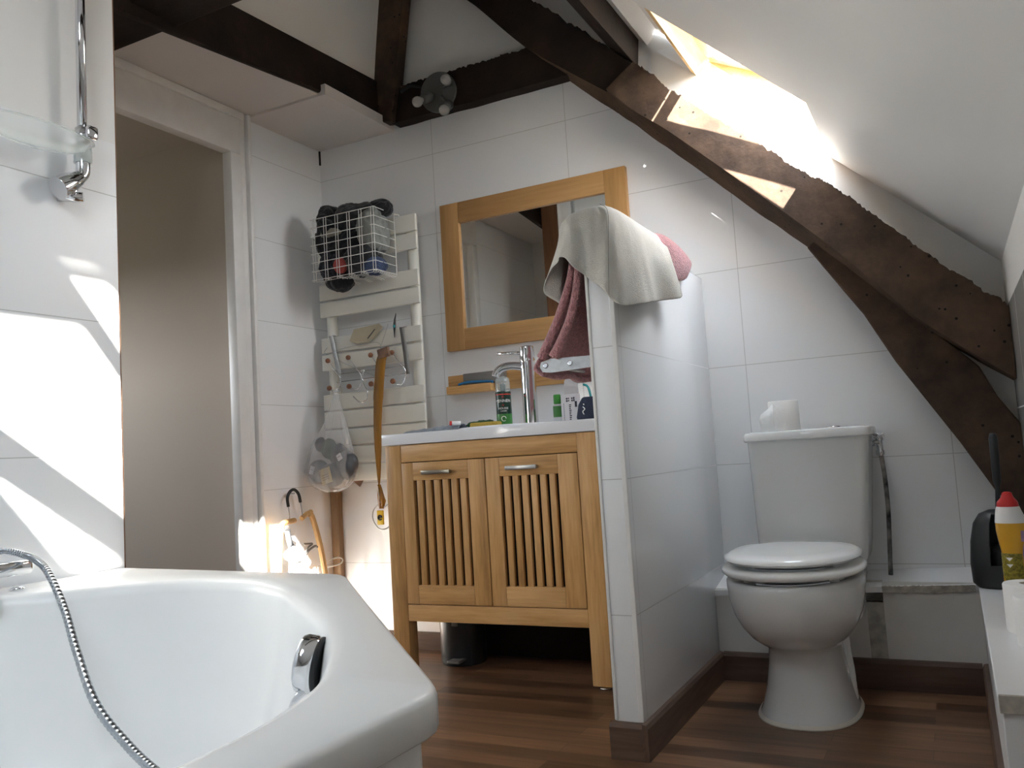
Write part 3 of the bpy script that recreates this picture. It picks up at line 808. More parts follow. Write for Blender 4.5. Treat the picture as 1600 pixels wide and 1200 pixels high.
# mixer tap
t = thing('basin_mixer_tap', (-.603, -.19, ZC), 'tall chrome mixer tap on the white washbasin', 'tap')
b = B(); lathe(b, [(.030, 0), (.030, .006), (.027, .008), (.027, .228), (.0265, .231), (.028, .234), (.028, .262), (.0265, .282), (.022, .285)], (-.603, -.19, ZC), 32); obj('tap_body', b, M['chrome'], t, auto=40)
b = B(); sp = catmull([(-.615, -.195, ZC + .212), (-.655, -.205, ZC + .219), (-.69, -.215, ZC + .216), (-.712, -.220, ZC + .202), (-.720, -.222, ZC + .185)], 6); tube(b, sp, .0145, 18); obj('spout', b, M['chrome'], t)
b = B(); tube(b, [(-.62, -.195, ZC + .263), (-.712, -.217, ZC + .268)], .0055, 12); obj('lever', b, M['chrome'], t)

# mirror
t = thing('mirror', (-.64, -.01, 1.181), 'rectangular wall mirror in a wide oak frame above the vanity', 'mirror')
mx0, mx1, mz0, mz1 = -1.036, -.242, 1.181, 1.777
fr = .084
b = B(); box(b, mx0, mx0 + fr, -.026, -.001, mz0, mz1, .002); obj('frame_stile', b, M['mirroroakz'], t, auto=40)
b = B(); box(b, mx1 - fr, mx1, -.026, -.001, mz0, mz1, .002); obj('frame_stile', b, M['mirroroakz'], t, auto=40)
b = B(); box(b, mx0 + fr, mx1 - fr, -.0255, -.001, mz1 - fr, mz1, .002); obj('frame_rail', b, M['mirroroakx'], t, auto=40)
b = B(); box(b, mx0 + fr, mx1 - fr, -.0255, -.001, mz0, mz0 + fr, .002); obj('frame_rail', b, M['mirroroakx'], t, auto=40)
b = B(); box(b, mx0 + fr - .004, mx1 - fr + .004, -.014, -.010, mz0 + fr - .004, mz1 - fr + .004); obj('glass', b, M['mirror'], t)

# shelf board under the mirror
t = thing('wall_shelf', (-.74, -.01, 1.0), 'narrow oak shelf board on the tiles under the mirror', 'shelf')
b = B(); box(b, -1.043, -.30, -.020, -.001, 1.008, 1.082, .002); obj('back_board', b, M['oakx'], t, auto=40)
b = B(); box(b, -1.020, -.822, -.075, -.018, 1.005, 1.035, .002); obj('tray', b, M['oakx'], t, auto=40)
b = B(); box(b, -.955, -.775, -.052, -.022, 1.037, 1.082, .003); obj('steel_cover', b, M['greymetal'], t, auto=40)
b = B(); bl = catmull([(-.965, -.072, 1.039), (-.93, -.068, 1.045), (-.86, -.066, 1.043), (-.815, -.066, 1.038)], 6); tube(b, bl, [.005] * len(bl), 10)
tag(obj('comb', b, M['bluebox']), 'blue plastic comb lying on the small oak shelf', 'comb')

# ------------------------------------------------------------------ things on the washbasin
def wrap_text(b, s, size, c, R, ang, z, face=-PI / 2):
    V, Fc = text_verts(s, size)
    vs = [(c[0] + R * math.cos(face + ang + v.x / R), c[1] + R * math.sin(face + ang + v.x / R), z + v.y) for v in V]
    add_mesh(b, vs, Fc)
c = (-.672, -.262); ang = .52
t = thing('shaving_foam_can', (*c, ZC), 'dark green aerosol can with clear cap left of the tap', 'aerosol can')
b = B(); lathe(b, [(.0255, 0), (.0275, .003), (.0275, .122), (.0265, .124)], (*c, ZC), 32); obj('can_body', b, M['darkgreen'], t, auto=40)
b = B(); lathe(b, [(.0278, .002), (.0278, .045)], (*c, ZC), 32, None, False, False); obj('green_band', b, M['green'], t)
b = B(); lathe(b, [(.0277, .112), (.0277, .1155)], (*c, ZC), 32, None, False, False); obj('red_band', b, M['redprint'], t)
b = B(); lathe(b, [(.0262, .124), (.0262, .16), (.022, .172), (.010, .178), (.0, .179)], (*c, ZC), 32, None, False, False); obj('clear_cap', b, M['frosted'], t)
b = B(); lathe(b, [(.010, .124), (.010, .150), (.006, .154)], (*c, ZC), 16); obj('nozzle', b, M['darkgreen'], t)
b = B(); wrap_text(b, 'MENNEN', .0145, c, .0281, ang - .12, ZC + .086); wrap_text(b, 'MOUSSE', .010, c, .0281, ang - .12, ZC + .061); wrap_text(b, 'A RASER', .006, c, .0281, ang - .12, ZC + .053)
tube(b, [(c[0] + .0282 * math.cos(-PI / 2 + ang - .12 + .28 * math.cos(k)), c[1] + .0282 * math.sin(-PI / 2 + ang - .12 + .28 * math.cos(k)), ZC + .028 + .0085 * math.sin(k)) for k in [i * 2 * PI / 24 for i in range(22)]], .0009, 6)
obj('lettering', b, M['white'], t, recalc=False)
b = B(); wrap_text(b, '*', .022, c, .0280, ang - .12, ZC + .094); wrap_text(b, '*', .020, c, .0280, ang - .12, ZC + .066); obj('red_emblem', b, M['redprint'], t, recalc=False)

c = (-.492, -.20)
t = thing('lotion_bottle', (*c, ZC), 'small clear bottle with green label and cap beside the white box', 'bottle')
b = B(); lathe(b, [(.014, 0), (.0165, .004), (.0165, .062), (.010, .068), (.0095, .072)], (*c, ZC), 24); obj('bottle_body', b, M['frosted'], t, auto=40)
b = B(); lathe(b, [(.0168, .022), (.0168, .060)], (*c, ZC), 24, None, False, False); obj('green_label', b, M['green'], t)
b = B(); lathe(b, [(.0125, .068), (.0135, .070), (.0135, .098), (.0115, .101)], (*c, ZC), 24); obj('cap', b, M['greencap'], t, auto=40)

t = thing('medicine_carton', (-.442, -.20, ZC), 'white printed carton with its grey flap open, by the dark pouch', 'box')
b = B(); box(b, -.472, -.411, -.215, -.185, ZC, ZC + .098, .0008); obj('carton_body', b, M['card'], t)
b = B(); prism(b, [(-.470, .952), (-.414, .952), (-.417, 1.0), (-.424, 1.008), (-.458, 1.008), (-.466, 1.0)], 'Y', -.189, -.187); obj('open_flap', b, M['cardflap'], t)
b = B()
for zz in (.936, .928): 
    box(b, -.452, -.446, -.2157, -.2152, zz - .003, zz + .003); box(b, -.444, -.440, -.2157, -.2152, zz - .002, zz + .003)
    box(b, -.432, -.427, -.2157, -.2152, zz - .003, zz + .003); box(b, -.425, -.420, -.2157, -.2152, zz - .003, zz + .004)
for k in range(16): box(b, -.4635 + (k % 2) * .001, -.4605, -.2157, -.2152, .862 + k * .0038, .8638 + k * .0038)
for k in range(9): box(b, -.442, -.436 + (k % 3) * .0012, -.2157, -.2152, .862 + k * .0062, .8655 + k * .0062)
box(b, -.420, -.412, -.2158, -.2152, .905, .925)
obj('print', b, M['ink'], t)

t = thing('toiletry_pouch', (-.375, -.25, ZC), 'navy pouch against the partition at the washbasin end', 'pouch')
b = B(); loft(b, [ell(-.345, -.25, .050, .022, ZC, 32, 3), ell(-.345, -.25, .054, .026, ZC + .012, 32, 3), ell(-.343, -.25, .047, .022, ZC + .055, 32, 3), ell(-.342, -.25, .036, .012, ZC + .076, 32, 3), ell(-.342, -.25, .030, .006, ZC + .080, 32, 3)], True, True, True)
obj('pouch_body', b, M['navy'], t)
b = B(); tube(b, catmull([(-.362, -.279, ZC + .020), (-.366, -.279, ZC + .030), (-.359, -.2775, ZC + .038), (-.366, -.276, ZC + .046)], 5), .0016, 6); tube(b, [(-.362, -.275, ZC + .052), (-.364, -.275, ZC + .056)], .0016, 6); obj('logo', b, M['white'], t)
b = B(); tube(b, catmull([(-.375, -.20, ZC + .001), (-.378, -.165, ZC + .06), (-.392, -.15, ZC + .118), (-.412, -.145, ZC + .132)], 6), [.0042] * 19, 10)
tag(obj('razor', b, M['teal']), 'teal plastic razor propped between carton and pouch', 'razor')

b = B(); rows = []
for i in range(10):
    rows.append([(-1.065 + .235 * k / 24, -.29 + i * .008 - .03, ZC + .004 + .020 * max(0, math.sin(PI * i / 9)) * (.35 + .65 * k / 24) * (1 + .5 * noise.noise(Vector((k * .5, i * .6, 2))))) for k in range(25)])
sheet(b, rows); thicken(b, .002)
tag(obj('plastic_sachet', b, M['foil']), 'crumpled grey plastic sachet on the left of the washbasin', 'sachet')
t = thing('lip_balm', (-.85, -.28, ZC), 'small white tube with red end lying by the grey sachet', 'tube')
b = B(); tube(b, [(-.862, -.315, ZC + .026), (-.830, -.30, ZC + .024)], .0075, 14); obj('tube_body', b, M['white'], t)
b = B(); tube(b, [(-.866, -.317, ZC + .0262), (-.858, -.313, ZC + .0258)], .0079, 14); obj('red_end', b, M['red'], t)
t = thing('sponge', (-.70, -.29, ZC), 'yellow sponge with green scourer lying before the tap', 'sponge')
b = B(); box(b, -.775, -.665, -.335, -.295, ZC, ZC + .020, .006, 3); obj('foam', b, M['sponge'], t)
b = B(); blob(b, (-.745, -.29, ZC + .016), (.055, .018, .012), 5, .5, 60, 4); obj('scourer', b, M['scourer'], t)

# ------------------------------------------------------------------ pedal bin below the vanity
t = thing('pedal_bin', (-1.0, -.12, 0), 'small black pedal bin in the shade under the vanity', 'bin')
b = B(); lathe(b, [(.082, 0), (.085, .006), (.085, .20), (.080, .215), (.05, .225), (.0, .228)], (-.965, -.14, 0), 36, None, True, False); obj('bin_body', b, M['blackgloss'], t, auto=40)
b = B(); box(b, -.965, -.915, -.265, -.21, .02, .030, .003); obj('pedal', b, M['greymetal'], t, auto=40)
b = B(); box(b, -.960, -.935, -.2275, -.2215, .145, .175, .001); obj('badge', b, M['greymetal'], t)

# ------------------------------------------------------------------ towel radiator
t = thing('towel_radiator', (-1.365, -.07, .66), 'cream enamel towel radiator with flat slats on the back wall', 'radiator')
rx0, rx1 = -1.612, -1.108
for x in (-1.572, -1.148):
    b = B(); tube(b, [(x, -.065, .66), (x, -.065, 1.745)], .023, 20); obj('upright', b, M['radiator'], t)
slats = [(1.677, 1.747), (1.603, 1.669), (1.453, 1.521), (1.381, 1.446), (1.228, 1.293), (1.154, 1.221), (.986, 1.053), (.909, .980), (.836, .903), (.762, .830), (.688, .756)]
for z0, z1 in slats:
    b = B(); box(b, rx0, rx1, -.098, -.084, z0, z1, .004, 3); obj('slat', b, M['radiator'], t, auto=40)
for x in (-1.54, -1.20):
    for z in (.80, 1.72):
        b = B(); tube(b, [(x, -.05, z), (x, -.001, z)], .012, 12); obj('wall_mount', b, M['radiator'], t)
b = B(); tube(b, [(-1.148, -.065, .662), (-1.148, -.065, .60)], .010, 12); box(b, -1.165, -1.131, -.085, -.045, .60, .63, .004); obj('valve', b, M['white'], t)

# wire basket on the radiator
t = thing('wire_basket', (-1.35, -.175, 1.52), 'white wire basket of clothes hooked on top of the radiator', 'basket')
bx0, bx1, by0, by1, bz0, bz1 = -1.510, -1.200, -.252, -.112, 1.505, 1.755
b = B()
nrow = 8
for k in range(nrow):
    z = bz0 + (bz1 - bz0) * k / (nrow - 1)
    tube(b, [(bx0 - .006, by0, z), (bx1, by0, z), (bx1, by1, z)], .0016, 6)
    tube(b, [(bx0, by0, z), (bx0, by1, z)], .0016, 6)
    if k == nrow - 1: tube(b, [(bx0, by1, z), (bx1, by1, z)], .0016, 6)
for k in range(6):
    for d in (0, .012):
        x = bx0 + .004 + (bx1 - bx0 - .016) * k / 5 + d
        tube(b, catmull([(x, by0, bz1), (x, by0, bz0 + .012), (x, by0 + .012, bz0), (x, by1 - .005, bz0 - .012)], 4), .0014, 6)
for k in range(8): tube(b, [(bx0, by0 + .02 + k * .017, bz0 - .004), (bx1, by0 + .02 + k * .017, bz0 - .004)], .0012, 5)
tube(b, [(bx1, by1, bz1), (bx1, by1, bz0)], .002, 8); tube(b, [(bx0, by1, bz1), (bx0, by1, bz0)], .002, 8)
obj('basket_grid', b, M['whitewire'], t)
b = B(); tube(b, [(bx1, by1, bz1), (bx1 + .002, -.082, bz1 + .003), (bx1 + .002, -.080, bz1 - .035)], .0028, 8); obj('hook', b, M['whitewire'], t)
b = B(); tube(b, [(bx0, by1, bz1), (bx0 + .002, -.082, bz1 + .003), (bx0 + .002, -.080, bz1 - .035)], .0028, 8); obj('hook', b, M['whitewire'], t)
G = 'clothes in the wire basket'
def garment(name, mat, c, r_, seed, label, amp=.3, fr=22.):
    b = B(); blob(b, c, r_, seed, amp, fr, 5)
    tag(obj(name, b, mat), label, 'clothing', G)
garment('black_garment', M['blackcloth'], (-1.465, -.18, 1.70), (.062, .060, .115), 1, 'black garment bulging from the left end of the wire basket')
garment('black_garment', M['blackcloth2'], (-1.345, -.172, 1.745), (.10, .055, .065), 2, 'charcoal garment heaped over the top of the wire basket')
garment('dark_garment', M['blackcloth'], (-1.395, -.18, 1.65), (.095, .056, .085), 3, 'plain black garment in the middle of the wire basket', .2)
garment('grey_shirt', M['greycloth'], (-1.252, -.186, 1.682), (.058, .062, .085), 4, 'pale grey green shirt at the right end of the wire basket')
garment('dark_garment', M['darkprint'], (-1.452, -.18, 1.56), (.062, .060, .075), 5, 'dark printed garment drooping under the left of the basket')
garment('dark_garment', M['blackcloth2'], (-1.31, -.188, 1.570), (.085, .058, .062), 6, 'charcoal speckled garment low in the wire basket')
garment('denim_garment', M['denim'], (-1.245, -.185, 1.535), (.044, .052, .034), 7, 'blue denim garment at the lower right of the basket')
garment('coral_garment', M['redcloth'], (-1.395, -.222, 1.555), (.030, .022, .030), 8, 'small coral red garment low in the basket')
garment('black_garment', M['blackcloth'], (-1.43, -.185, 1.492), (.055, .045, .032), 9, 'black garment sagging through the basket floor')
garment('beige_garment', M['beigecloth'], (-1.425, -.235, 1.69), (.050, .010, .016), 10, 'narrow beige strip of cloth between black garments in the basket')
garment('black_garment', M['blackcloth'], (-1.235, -.16, 1.775), (.052, .038, .030), 11, 'black cloth tuck on top of the basket at the right', .35)

# over-rail hook rack
t = thing('hook_rack', (-1.36, -.12, 1.08), 'wire hook rack with brown wooden knobs hung on the radiator', 'hook rack')
b = B(); rows = catmull([(-1.545, -.082, 1.298), (-1.553, -.103, 1.300), (-1.549, -.105, 1.285), (-1.530, -.107, 1.20), (-1.511, -.112, 1.131)], 6)
sheet(b, [[p + Vector((-.011, 0, 0)) for p in rows], [p + Vector((.011, 0, 0)) for p in rows]]); thicken(b, .0015); obj('strap', b, M['steel'], t)
b = B(); rows = catmull([(-1.165, -.082, 1.290), (-1.192, -.103, 1.292), (-1.194, -.105, 1.28), (-1.182, -.108, 1.19), (-1.172, -.112, 1.10)], 6)
sheet(b, [[p + Vector((-.010, 0, 0)) for p in rows], [p + Vector((.010, 0, 0)) for p in rows]]); thicken(b, .0015); obj('strap', b, M['greymetal'], t)
b = B(); tube(b, [(-1.525, -.114, 1.100), (-1.18, -.114, 1.103)], .0022, 8); tube(b, [(-1.505, -.114, 1.132), (-1.185, -.114, 1.134)], .0018, 8); obj('cross_wire', b, M['wire'], t)
ups = [(-1.551, 1.191), (-1.445, 1.193), (-1.332, 1.191), (-1.228, 1.190)]; dns = [(-1.541, 1.075), (-1.439, 1.073), (-1.329, 1.073), (-1.223, 1.074)]
for (xa, za), (xb, zb) in zip(ups, dns):
    xc = xa + .045
    b = B()
    tube(b, catmull([(xa, -.130, za), (xa + .02, -.125, za - .035), (xc, -.118, 1.125), (xc + .004, -.118, 1.09), (xc - .008, -.128, 1.060), (xb + .012, -.138, 1.062), (xb, -.140, zb)], 5), .0023, 8)
    h = obj('hook', b, M['chrome'], t)
    b = B(); sphere(b, (xa, -.134, za), .0105); obj('knob', b, M['knob'], h)
    b = B(); sphere(b, (xb, -.144, zb), .0110); obj('knob', b, M['knob'], h)
b = B(); tube(b, catmull([(-1.377, -.145, 1.128), (-1.352, -.155, 1.130), (-1.36, -.158, 1.10), (-1.352, -.160, 1.07), (-1.336, -.160, 1.040), (-1.345, -.162, 1.010), (-1.374, -.163, 1.003), (-1.408, -.162, 1.030)], 7), .0026, 8)
tag(obj('s_hook', b, M['chrome']), 'loose chrome S hook hanging in the middle of the hook rack', 'hook')
b = B(); tube(b, catmull([(-1.245, -.125, 1.31), (-1.262, -.12, 1.28), (-1.285, -.125, 1.225), (-1.28, -.14, 1.215), (-1.25, -.14, 1.197)], 6), .0010, 6)
tube(b, catmull([(-1.57, -.11, 1.25), (-1.585, -.112, 1.232), (-1.56, -.114, 1.222), (-1.50, -.113, 1.236), (-1.33, -.112, 1.245), (-1.285, -.122, 1.224)], 6), .0009, 6)
tube(b, catmull([(-1.53, -.12, 1.20), (-1.44, -.135, 1.16), (-1.36, -.14, 1.125), (-1.30, -.14, 1.10)], 6), .0010, 6)
tag(obj('string', b, M['wire']), 'thin loose string looped across the hook rack', 'string')

# bits on the rack
b = B(); add_mesh(b, [(-1.427, -.108, 1.309), (-1.300, -.107, 1.318), (-1.278, -.112, 1.302), (-1.345, -.120, 1.248), (-1.400, -.122, 1.246), (-1.444, -.118, 1.262)], [(0, 1, 2, 3, 4, 5)]); thicken(b, .004)
ev = obj('paper_pouch', b, M['kraft']); tag(ev, 'folded beige paper pouch tucked over a radiator slat', 'pouch')
b = B(); tube(b, [(-1.35, -.124, 1.262), (-1.315, -.120, 1.297)], .0016, 6); obj('fold', b, M['ink'], ev)
t = thing('tweezers', (-1.222, -.125, 1.25), 'dark pointed tweezers with teal grip above the hook rack', 'tweezers')
b = B(); tube(b, [(-1.2165, -.108, 1.350), (-1.220, -.112, 1.325), (-1.222, -.114, 1.300), (-1.2235, -.114, 1.285), (-1.2245, -.114, 1.252)], [.0015, .0042, .0058, .004, .001], 8); obj('blades', b, M['blackgloss'], t)
b = B(); sphere(b, (-1.222, -.1185, 1.297), (.005, .003, .007), 12, 8); obj('grip', b, M['teal'], t)

# amber strap
t = thing('amber_strap', (-1.30, -.16, .66), 'long amber coloured plastic strap hanging down from the hook rack', 'strap')
b = B(); cl = catmull([(-1.256, -.150, 1.19), (-1.270, -.152, 1.157), (-1.284, -.152, 1.07), (-1.293, -.152, 1.0), (-1.303, -.150, .90), (-1.306, -.150, .80), (-1.308, -.150, .70), (-1.309, -.150, .66)], 6)
wd = [.024] * 18 + [.022 - .0005 * k for k in range(12)] + [.0155 - .0012 * k for k in range(13)]
sheet(b, [[p + Vector((-max(.002, w_), 0, 0)) for p, w_ in zip(cl, wd)], [p + Vector((0, -.004, 0)) for p in cl], [p + Vector((max(.002, w_), 0, 0)) for p, w_ in zip(cl, wd)]]); thicken(b, .002)
obj('strap_body', b, M['amber'], t)
b = B(); m_ = Matrix.Rotation(math.radians(-10), 4, 'Y'); tb = bmesh.new(); box(tb, -.026, .026, -.008, .008, -.019, .019, .002); merge(b, tb, Matrix.Translation((-1.254, -.152, 1.19)) @ m_)
obj('end_sleeve', b, M['amberdark'], t, auto=40)
b = B(); sheet(b, [[(-1.316, -.150, .67), (-1.302, -.150, .67)], [(-1.318, -.152, .63), (-1.285, -.152, .62)], [(-1.316, -.152, .585), (-1.279, -.152, .605)], [(-1.312, -.152, .575), (-1.290, -.152, .575)]]); thicken(b, .002); obj('folded_end', b, M['amber'], t)
b = B(); tube(b, [(-1.3125, -.1545, .665), (-1.309, -.1545, .62), (-1.311, -.1545, .575)], .0016, 6); obj('stitching', b, M['white'], t)
b = B(); box(b, -1.322, -1.292, -.156, -.149, .512, .568, .002); tg = obj('yellow_tag', b, M['yellow'], t, auto=40)
b = B(); tube(b, [(-1.307 + .009 * math.cos(k * .35), -.1568, .540 + .009 * math.sin(k * .35)) for k in range(17)], .0028, 6); tube(b, [(-1.307 + .0035 * math.cos(k * .6), -.1568, .540 + .0035 * math.sin(k * .6)) for k in range(8)], .002, 6); obj('round_mark', b, M['ink'], tg)
b = B(); tube(b, catmull([(-1.305, -.150, .60), (-1.345, -.145, .57), (-1.345, -.15, .53), (-1.31, -.155, .495), (-1.27, -.15, .505), (-1.248, -.15, .555), (-1.262, -.15, .59), (-1.29, -.15, .58)], 7), .0026, 8); obj('cord_loop', b, M['steel'], t)

# clear bag of socks
t = thing('plastic_bag', (-1.52, -.17, .65), 'clear plastic bag of dark socks hanging from the left hook', 'bag')
b = B()
prof = [(1.058, -1.481, .006, .006), (1.02, -1.484, .016, .012), (.96, -1.490, .038, .022), (.91, -1.497, .058, .032), (.86, -1.513, .085, .042), (.80, -1.521, .108, .050), (.74, -1.528, .122, .052), (.70, -1.526, .112, .050), (.667, -1.522, .075, .040), (.652, -1.520, .028, .020)]
rings = []
for z, cx, a, d in prof:
    rings.append([(cx + a * math.cos(2 * PI * k / 48) * (1 + .07 * math.sin(k * 1.9 + z * 9)), -.176 + d * math.sin(2 * PI * k / 48) * (1 + .15 * math.sin(k * 2.3 + z * 14)), z + .004 * math.sin(k * 1.3)) for k in range(48)])
loft(b, rings, True, True, True); obj('bag_film', b, M['film'], t)
b = B(); tube(b, catmull([(-1.481, -.176, 1.055), (-1.488, -.165, 1.068), (-1.497, -.135, 1.064), (-1.485, -.15, 1.056)], 5), .003, 8); obj('twisted_neck', b, M['film'], t)
GS = 'bundled socks in the clear bag'
def sock(c, r_, seed, mat, label, lab=None):
    tt = thing('sock_bundle', (c[0], c[1], c[2] - r_[2]), label, 'socks', GS)
    b = B(); blob(b, c, r_, seed, .16, 22, 4); obj('socks', b, mat, tt)
    if lab:
        b = B(); tb = bmesh.new(); box(tb, -lab[1], lab[1], -.0012, .0012, -lab[2], lab[2], .0004)
        merge(b, tb, Matrix.Translation(lab[0]) @ Matrix.Rotation(math.radians(lab[3]), 4, 'Y')); lb = obj('paper_label', b, M['kraft'] if lab[2] > .025 else M['card'], tt)
        b = B()
        for k in range(3 if lab[2] > .02 else 1):
            tb = bmesh.new(); box(tb, -lab[1] * .7, lab[1] * .6, -.0022, -.0011, lab[2] * (.1 - .3 * k), lab[2] * (.1 - .3 * k) + .0014); merge(b, tb, Matrix.Translation(lab[0]) @ Matrix.Rotation(math.radians(lab[3]), 4, 'Y'))
        obj('print', b, M['ink'], lb)
slg = M['slate']; dkg = plain('dark_green_knit', (.012, .045, .022), .9, bump=.5)
sock((-1.585, -.175, .735), (.048, .030, .045), 21, slg, 'grey sock bundle at the left of the bag', ((-1.592, -.2125, .742), .011, .017, 18))
sock((-1.515, -.180, .720), (.058, .034, .048), 22, slg, 'grey sock bundle with the large cream label in the bag', ((-1.513, -.2235, .717), .027, .031, -14))
sock((-1.440, -.175, .755), (.046, .032, .056), 23, slg, 'grey sock bundle at the right of the bag', ((-1.447, -.2165, .788), .012, .013, -28))
sock((-1.535, -.170, .825), (.034, .026, .040), 24, dkg, 'dark green sock bundle near the top of the bag')
sock((-1.582, -.165, .845), (.026, .020, .030), 25, M['blackcloth2'], 'charcoal sock bundle highest on the left in the bag')
sock((-1.487, -.165, .795), (.045, .022, .045), 26, M['blackcloth'], 'black sock bundle in the middle of the bag')

b = B(); prism(b, [(-1.505, .687), (-1.452, .690), (-1.472, .662)], 'Y', -.062, -.056)
tag(obj('leather_tag', b, M['amberdark']), 'small brown leather tag showing below the radiator', 'tag')

# wooden batten in the corner
b = B(); box(b, -1.655, -1.614, -.030, -.001, .0, .715, .002)
tag(obj('wooden_batten', b, M['batten'], auto=40), 'brown wooden batten standing in the corner under the bag', 'batten')

# hanger with looped hook on the left wall
t = thing('wooden_hanger', (-1.635, -.27, .25), 'wooden folding hanger with black rubber hook beside the tub', 'hanger')
HX = -1.622
b = B(); cr = catmull([(HX, -.326, .605), (HX, -.329, .640), (HX, -.312, .664), (HX, -.287, .669), (HX, -.264, .650), (HX, -.255, .617)], 6); tube(b, cr, .0062, 12); obj('rubber_grip', b, M['black'], t)
for w0, w1, rw in (((HX, -.326, .61), (HX, -.320, .555), .0022), ((HX, -.255, .62), (HX, -.246, .560), .0022)):
    b = B(); tube(b, [w0, w1], rw, 8); obj('hook_wire', b, M['wire'], t)
b = B(); tube(b, [(XL, -.287, .655), (HX, -.287, .655)], .003, 8); tag(obj('nail', b, M['wire']), 'small nail in the tiles holding up the wooden hanger', 'nail')
b = B(); ar = catmull([(HX, -.292, .548), (HX, -.345, .545), (HX, -.365, .535), (HX + .004, -.384, .46), (HX + .008, -.398, .36), (HX + .012, -.40, .27)], 5)
tube(b, ar, [.011] * len(ar), 8); obj('arm', b, M['hangerwood'], t, auto=30)
b = B(); tube(b, [(HX, -.252, .552), (HX, -.225, .566), (HX, -.192, .574)], .0105, 8); tube(b, catmull([(HX, -.208, .566), (HX, -.190, .555), (HX + .004, -.172, .50), (HX + .008, -.152, .42), (HX + .012, -.138, .33), (HX + .014, -.135, .26)], 5), .0115, 8); obj('arm', b, M['hangerwood'], t, auto=30)
b = B(); tube(b, [(HX + .010, -.395, .27), (HX + .010, -.14, .27)], .006, 8); obj('cross_bar', b, M['wire'], t)
t = thing('hanger_clip', (-1.605, -.30, .40), 'grey plastic clip and clear film caught inside the wooden hanger', 'clip')
b = B(); sheet(b, [[(HX + .012, -.368, .515), (HX + .012, -.338, .512)], [(HX + .015, -.360, .468), (HX + .015, -.325, .462)], [(HX + .016, -.352, .440), (HX + .016, -.316, .440)]]); thicken(b, .003); tube(b, [(HX + .012, -.353 + .018 * math.cos(k), .514 + .006 * math.sin(k)) for k in [i * .5 for i in range(13)]], .003, 8); obj('clip_strap', b, M['slate'], t)
b = B(); blob(b, (HX + .018, -.325, .418), (.008, .048, .030), 31, .3, 30, 4); obj('clear_film', b, M['film'], t)
b = B(); tube(b, catmull([(HX + .016, -.265, .452), (HX + .018, -.24, .450), (HX + .018, -.215, .447), (HX + .018, -.24, .436), (HX + .018, -.255, .418)], 5), .004, 8); tube(b, catmull([(HX + .016, -.262, .405), (HX + .018, -.235, .425), (HX + .018, -.20, .436), (HX + .018, -.185, .430)], 5), .005, 8); obj('clip_jaw', b, M['greymetal'], t)
b = B(); tube(b, catmull([(-1.64, -.12, .336), (-1.60, -.07, .343), (-1.593, -.045, .352), (-1.598, -.04, .365), (-1.606, -.07, .372), (-1.622, -.15, .352), (-1.615, -.172, .342), (-1.613, -.176, .26)], 6), .0028, 8)
tag(obj('bent_wire', b, M['whitewire']), 'pale bent wire between the hanger and the wooden batten', 'wire')

# ------------------------------------------------------------------ towel rail, pink towel and grey cloth on the partition
t = thing('folding_towel_rail', (-.15, -.80, .96), 'stainless folding towel rail on the vanity side of the partition', 'towel rail')
b = B(); box(b, -.0785, -.0705, -.905, -.86, .925, 1.03, .001); obj('wall_plate', b, M['steel'], t)
b = B(); prism(b, [(-.0785, .964), (-.0785, .994), (-.19, .997), (-.218, .990), (-.222, .976), (-.215, .964), (-.19, .960)], 'Y', -.905, -.899); ar = obj('arm', b, M['steel'], t)
for x in (-.205, -.135):
    b = B(); lathe(b, [(.0075, 0), (.0075, .002), (.005, .003)], (x, -.905, .980), 16, Matrix.Rotation(PI / 2, 3, 'X')); obj('screw', b, M['chrome'], ar)
b = B(); tube(b, [(-.205, -.90, .98), (-.205, -.42, .98)], .006, 12); obj('rail', b, M['steel'], t)
b = B(); prism(b, [(-.0785, .964), (-.0785, .994), (-.218, .990), (-.218, .964)], 'Y', -.424, -.418); obj('arm', b, M['steel'], t)

# pink towel: thick fold over the partition top, long fall on the vanity side
b = B(); rows = []
NR = 26
for i in range(NR):
    v = i / (NR - 1); y = -.905 + v * .66
    k = min(1, (1 - v) * 7) ; e = min(1, v * 9)
    end = math.sqrt(max(0, 1 - max(0, (v - .72) / .28) ** 2.4))
    w = .010 * math.sin(y * 26)
    fall = v
    xo = -.232 + .05 * v + .012 * math.sin(y * 31 + 1)
    q = max(0, min(1, (y + .60) / .16)); q = q * q * (3 - 2 * q)      # thick only past the grey cloth
    pts = [(.008 + .016 * q, y, 1.325 - .072 * end * q), (.009 + .026 * q, y, 1.330 - .035 * end * q), (.006 + .026 * q, y, 1.335 + .022 * end * q), (-.006 + .008 * q, y, 1.334 + .058 * end * q), (-.036, y, 1.336 + .064 * end * q), (-.072 - .006 * q, y, 1.334 + .043 * end * q),
           (-.095 + w * .5, y, 1.30), (-.112 + w, y, 1.235), (-.150 + .02 * v + w, y, 1.15), (-.190 + .03 * v + w * .6, y, 1.06), (xo, y, .985), (xo + .006, y - .0, .955 + .008 * math.sin(y * 40)), (xo + .026, y, .950)]
    rows.append(catmull(pts, 4))
sheet(b, rows); thicken(b, .014)
pt = obj('pink_towel', b, M['towel']); tag(pt, 'dusty pink terry towel draped over the partition by the mirror', 'towel')
md = pt.modifiers.new('smooth', 'SUBSURF'); md.levels = md.render_levels = 1
# front fold of the towel
b = B(); 
for dx, dz in ((0, 0), (.034, .0)):
    cl = catmull([(-.100 + dx * .2, -.912, 1.285), (-.115 + dx * .6, -.914, 1.20), (-.150 + dx, -.916, 1.11), (-.185 + dx * 1.1, -.914, 1.045), (-.212 + dx * 1.0, -.912, 1.0)], 6)
    tube(b, cl, [.008 + .006 * k / len(cl) for k in range(len(cl))], 10)
obj('front_folds', b, M['towel'], pt)

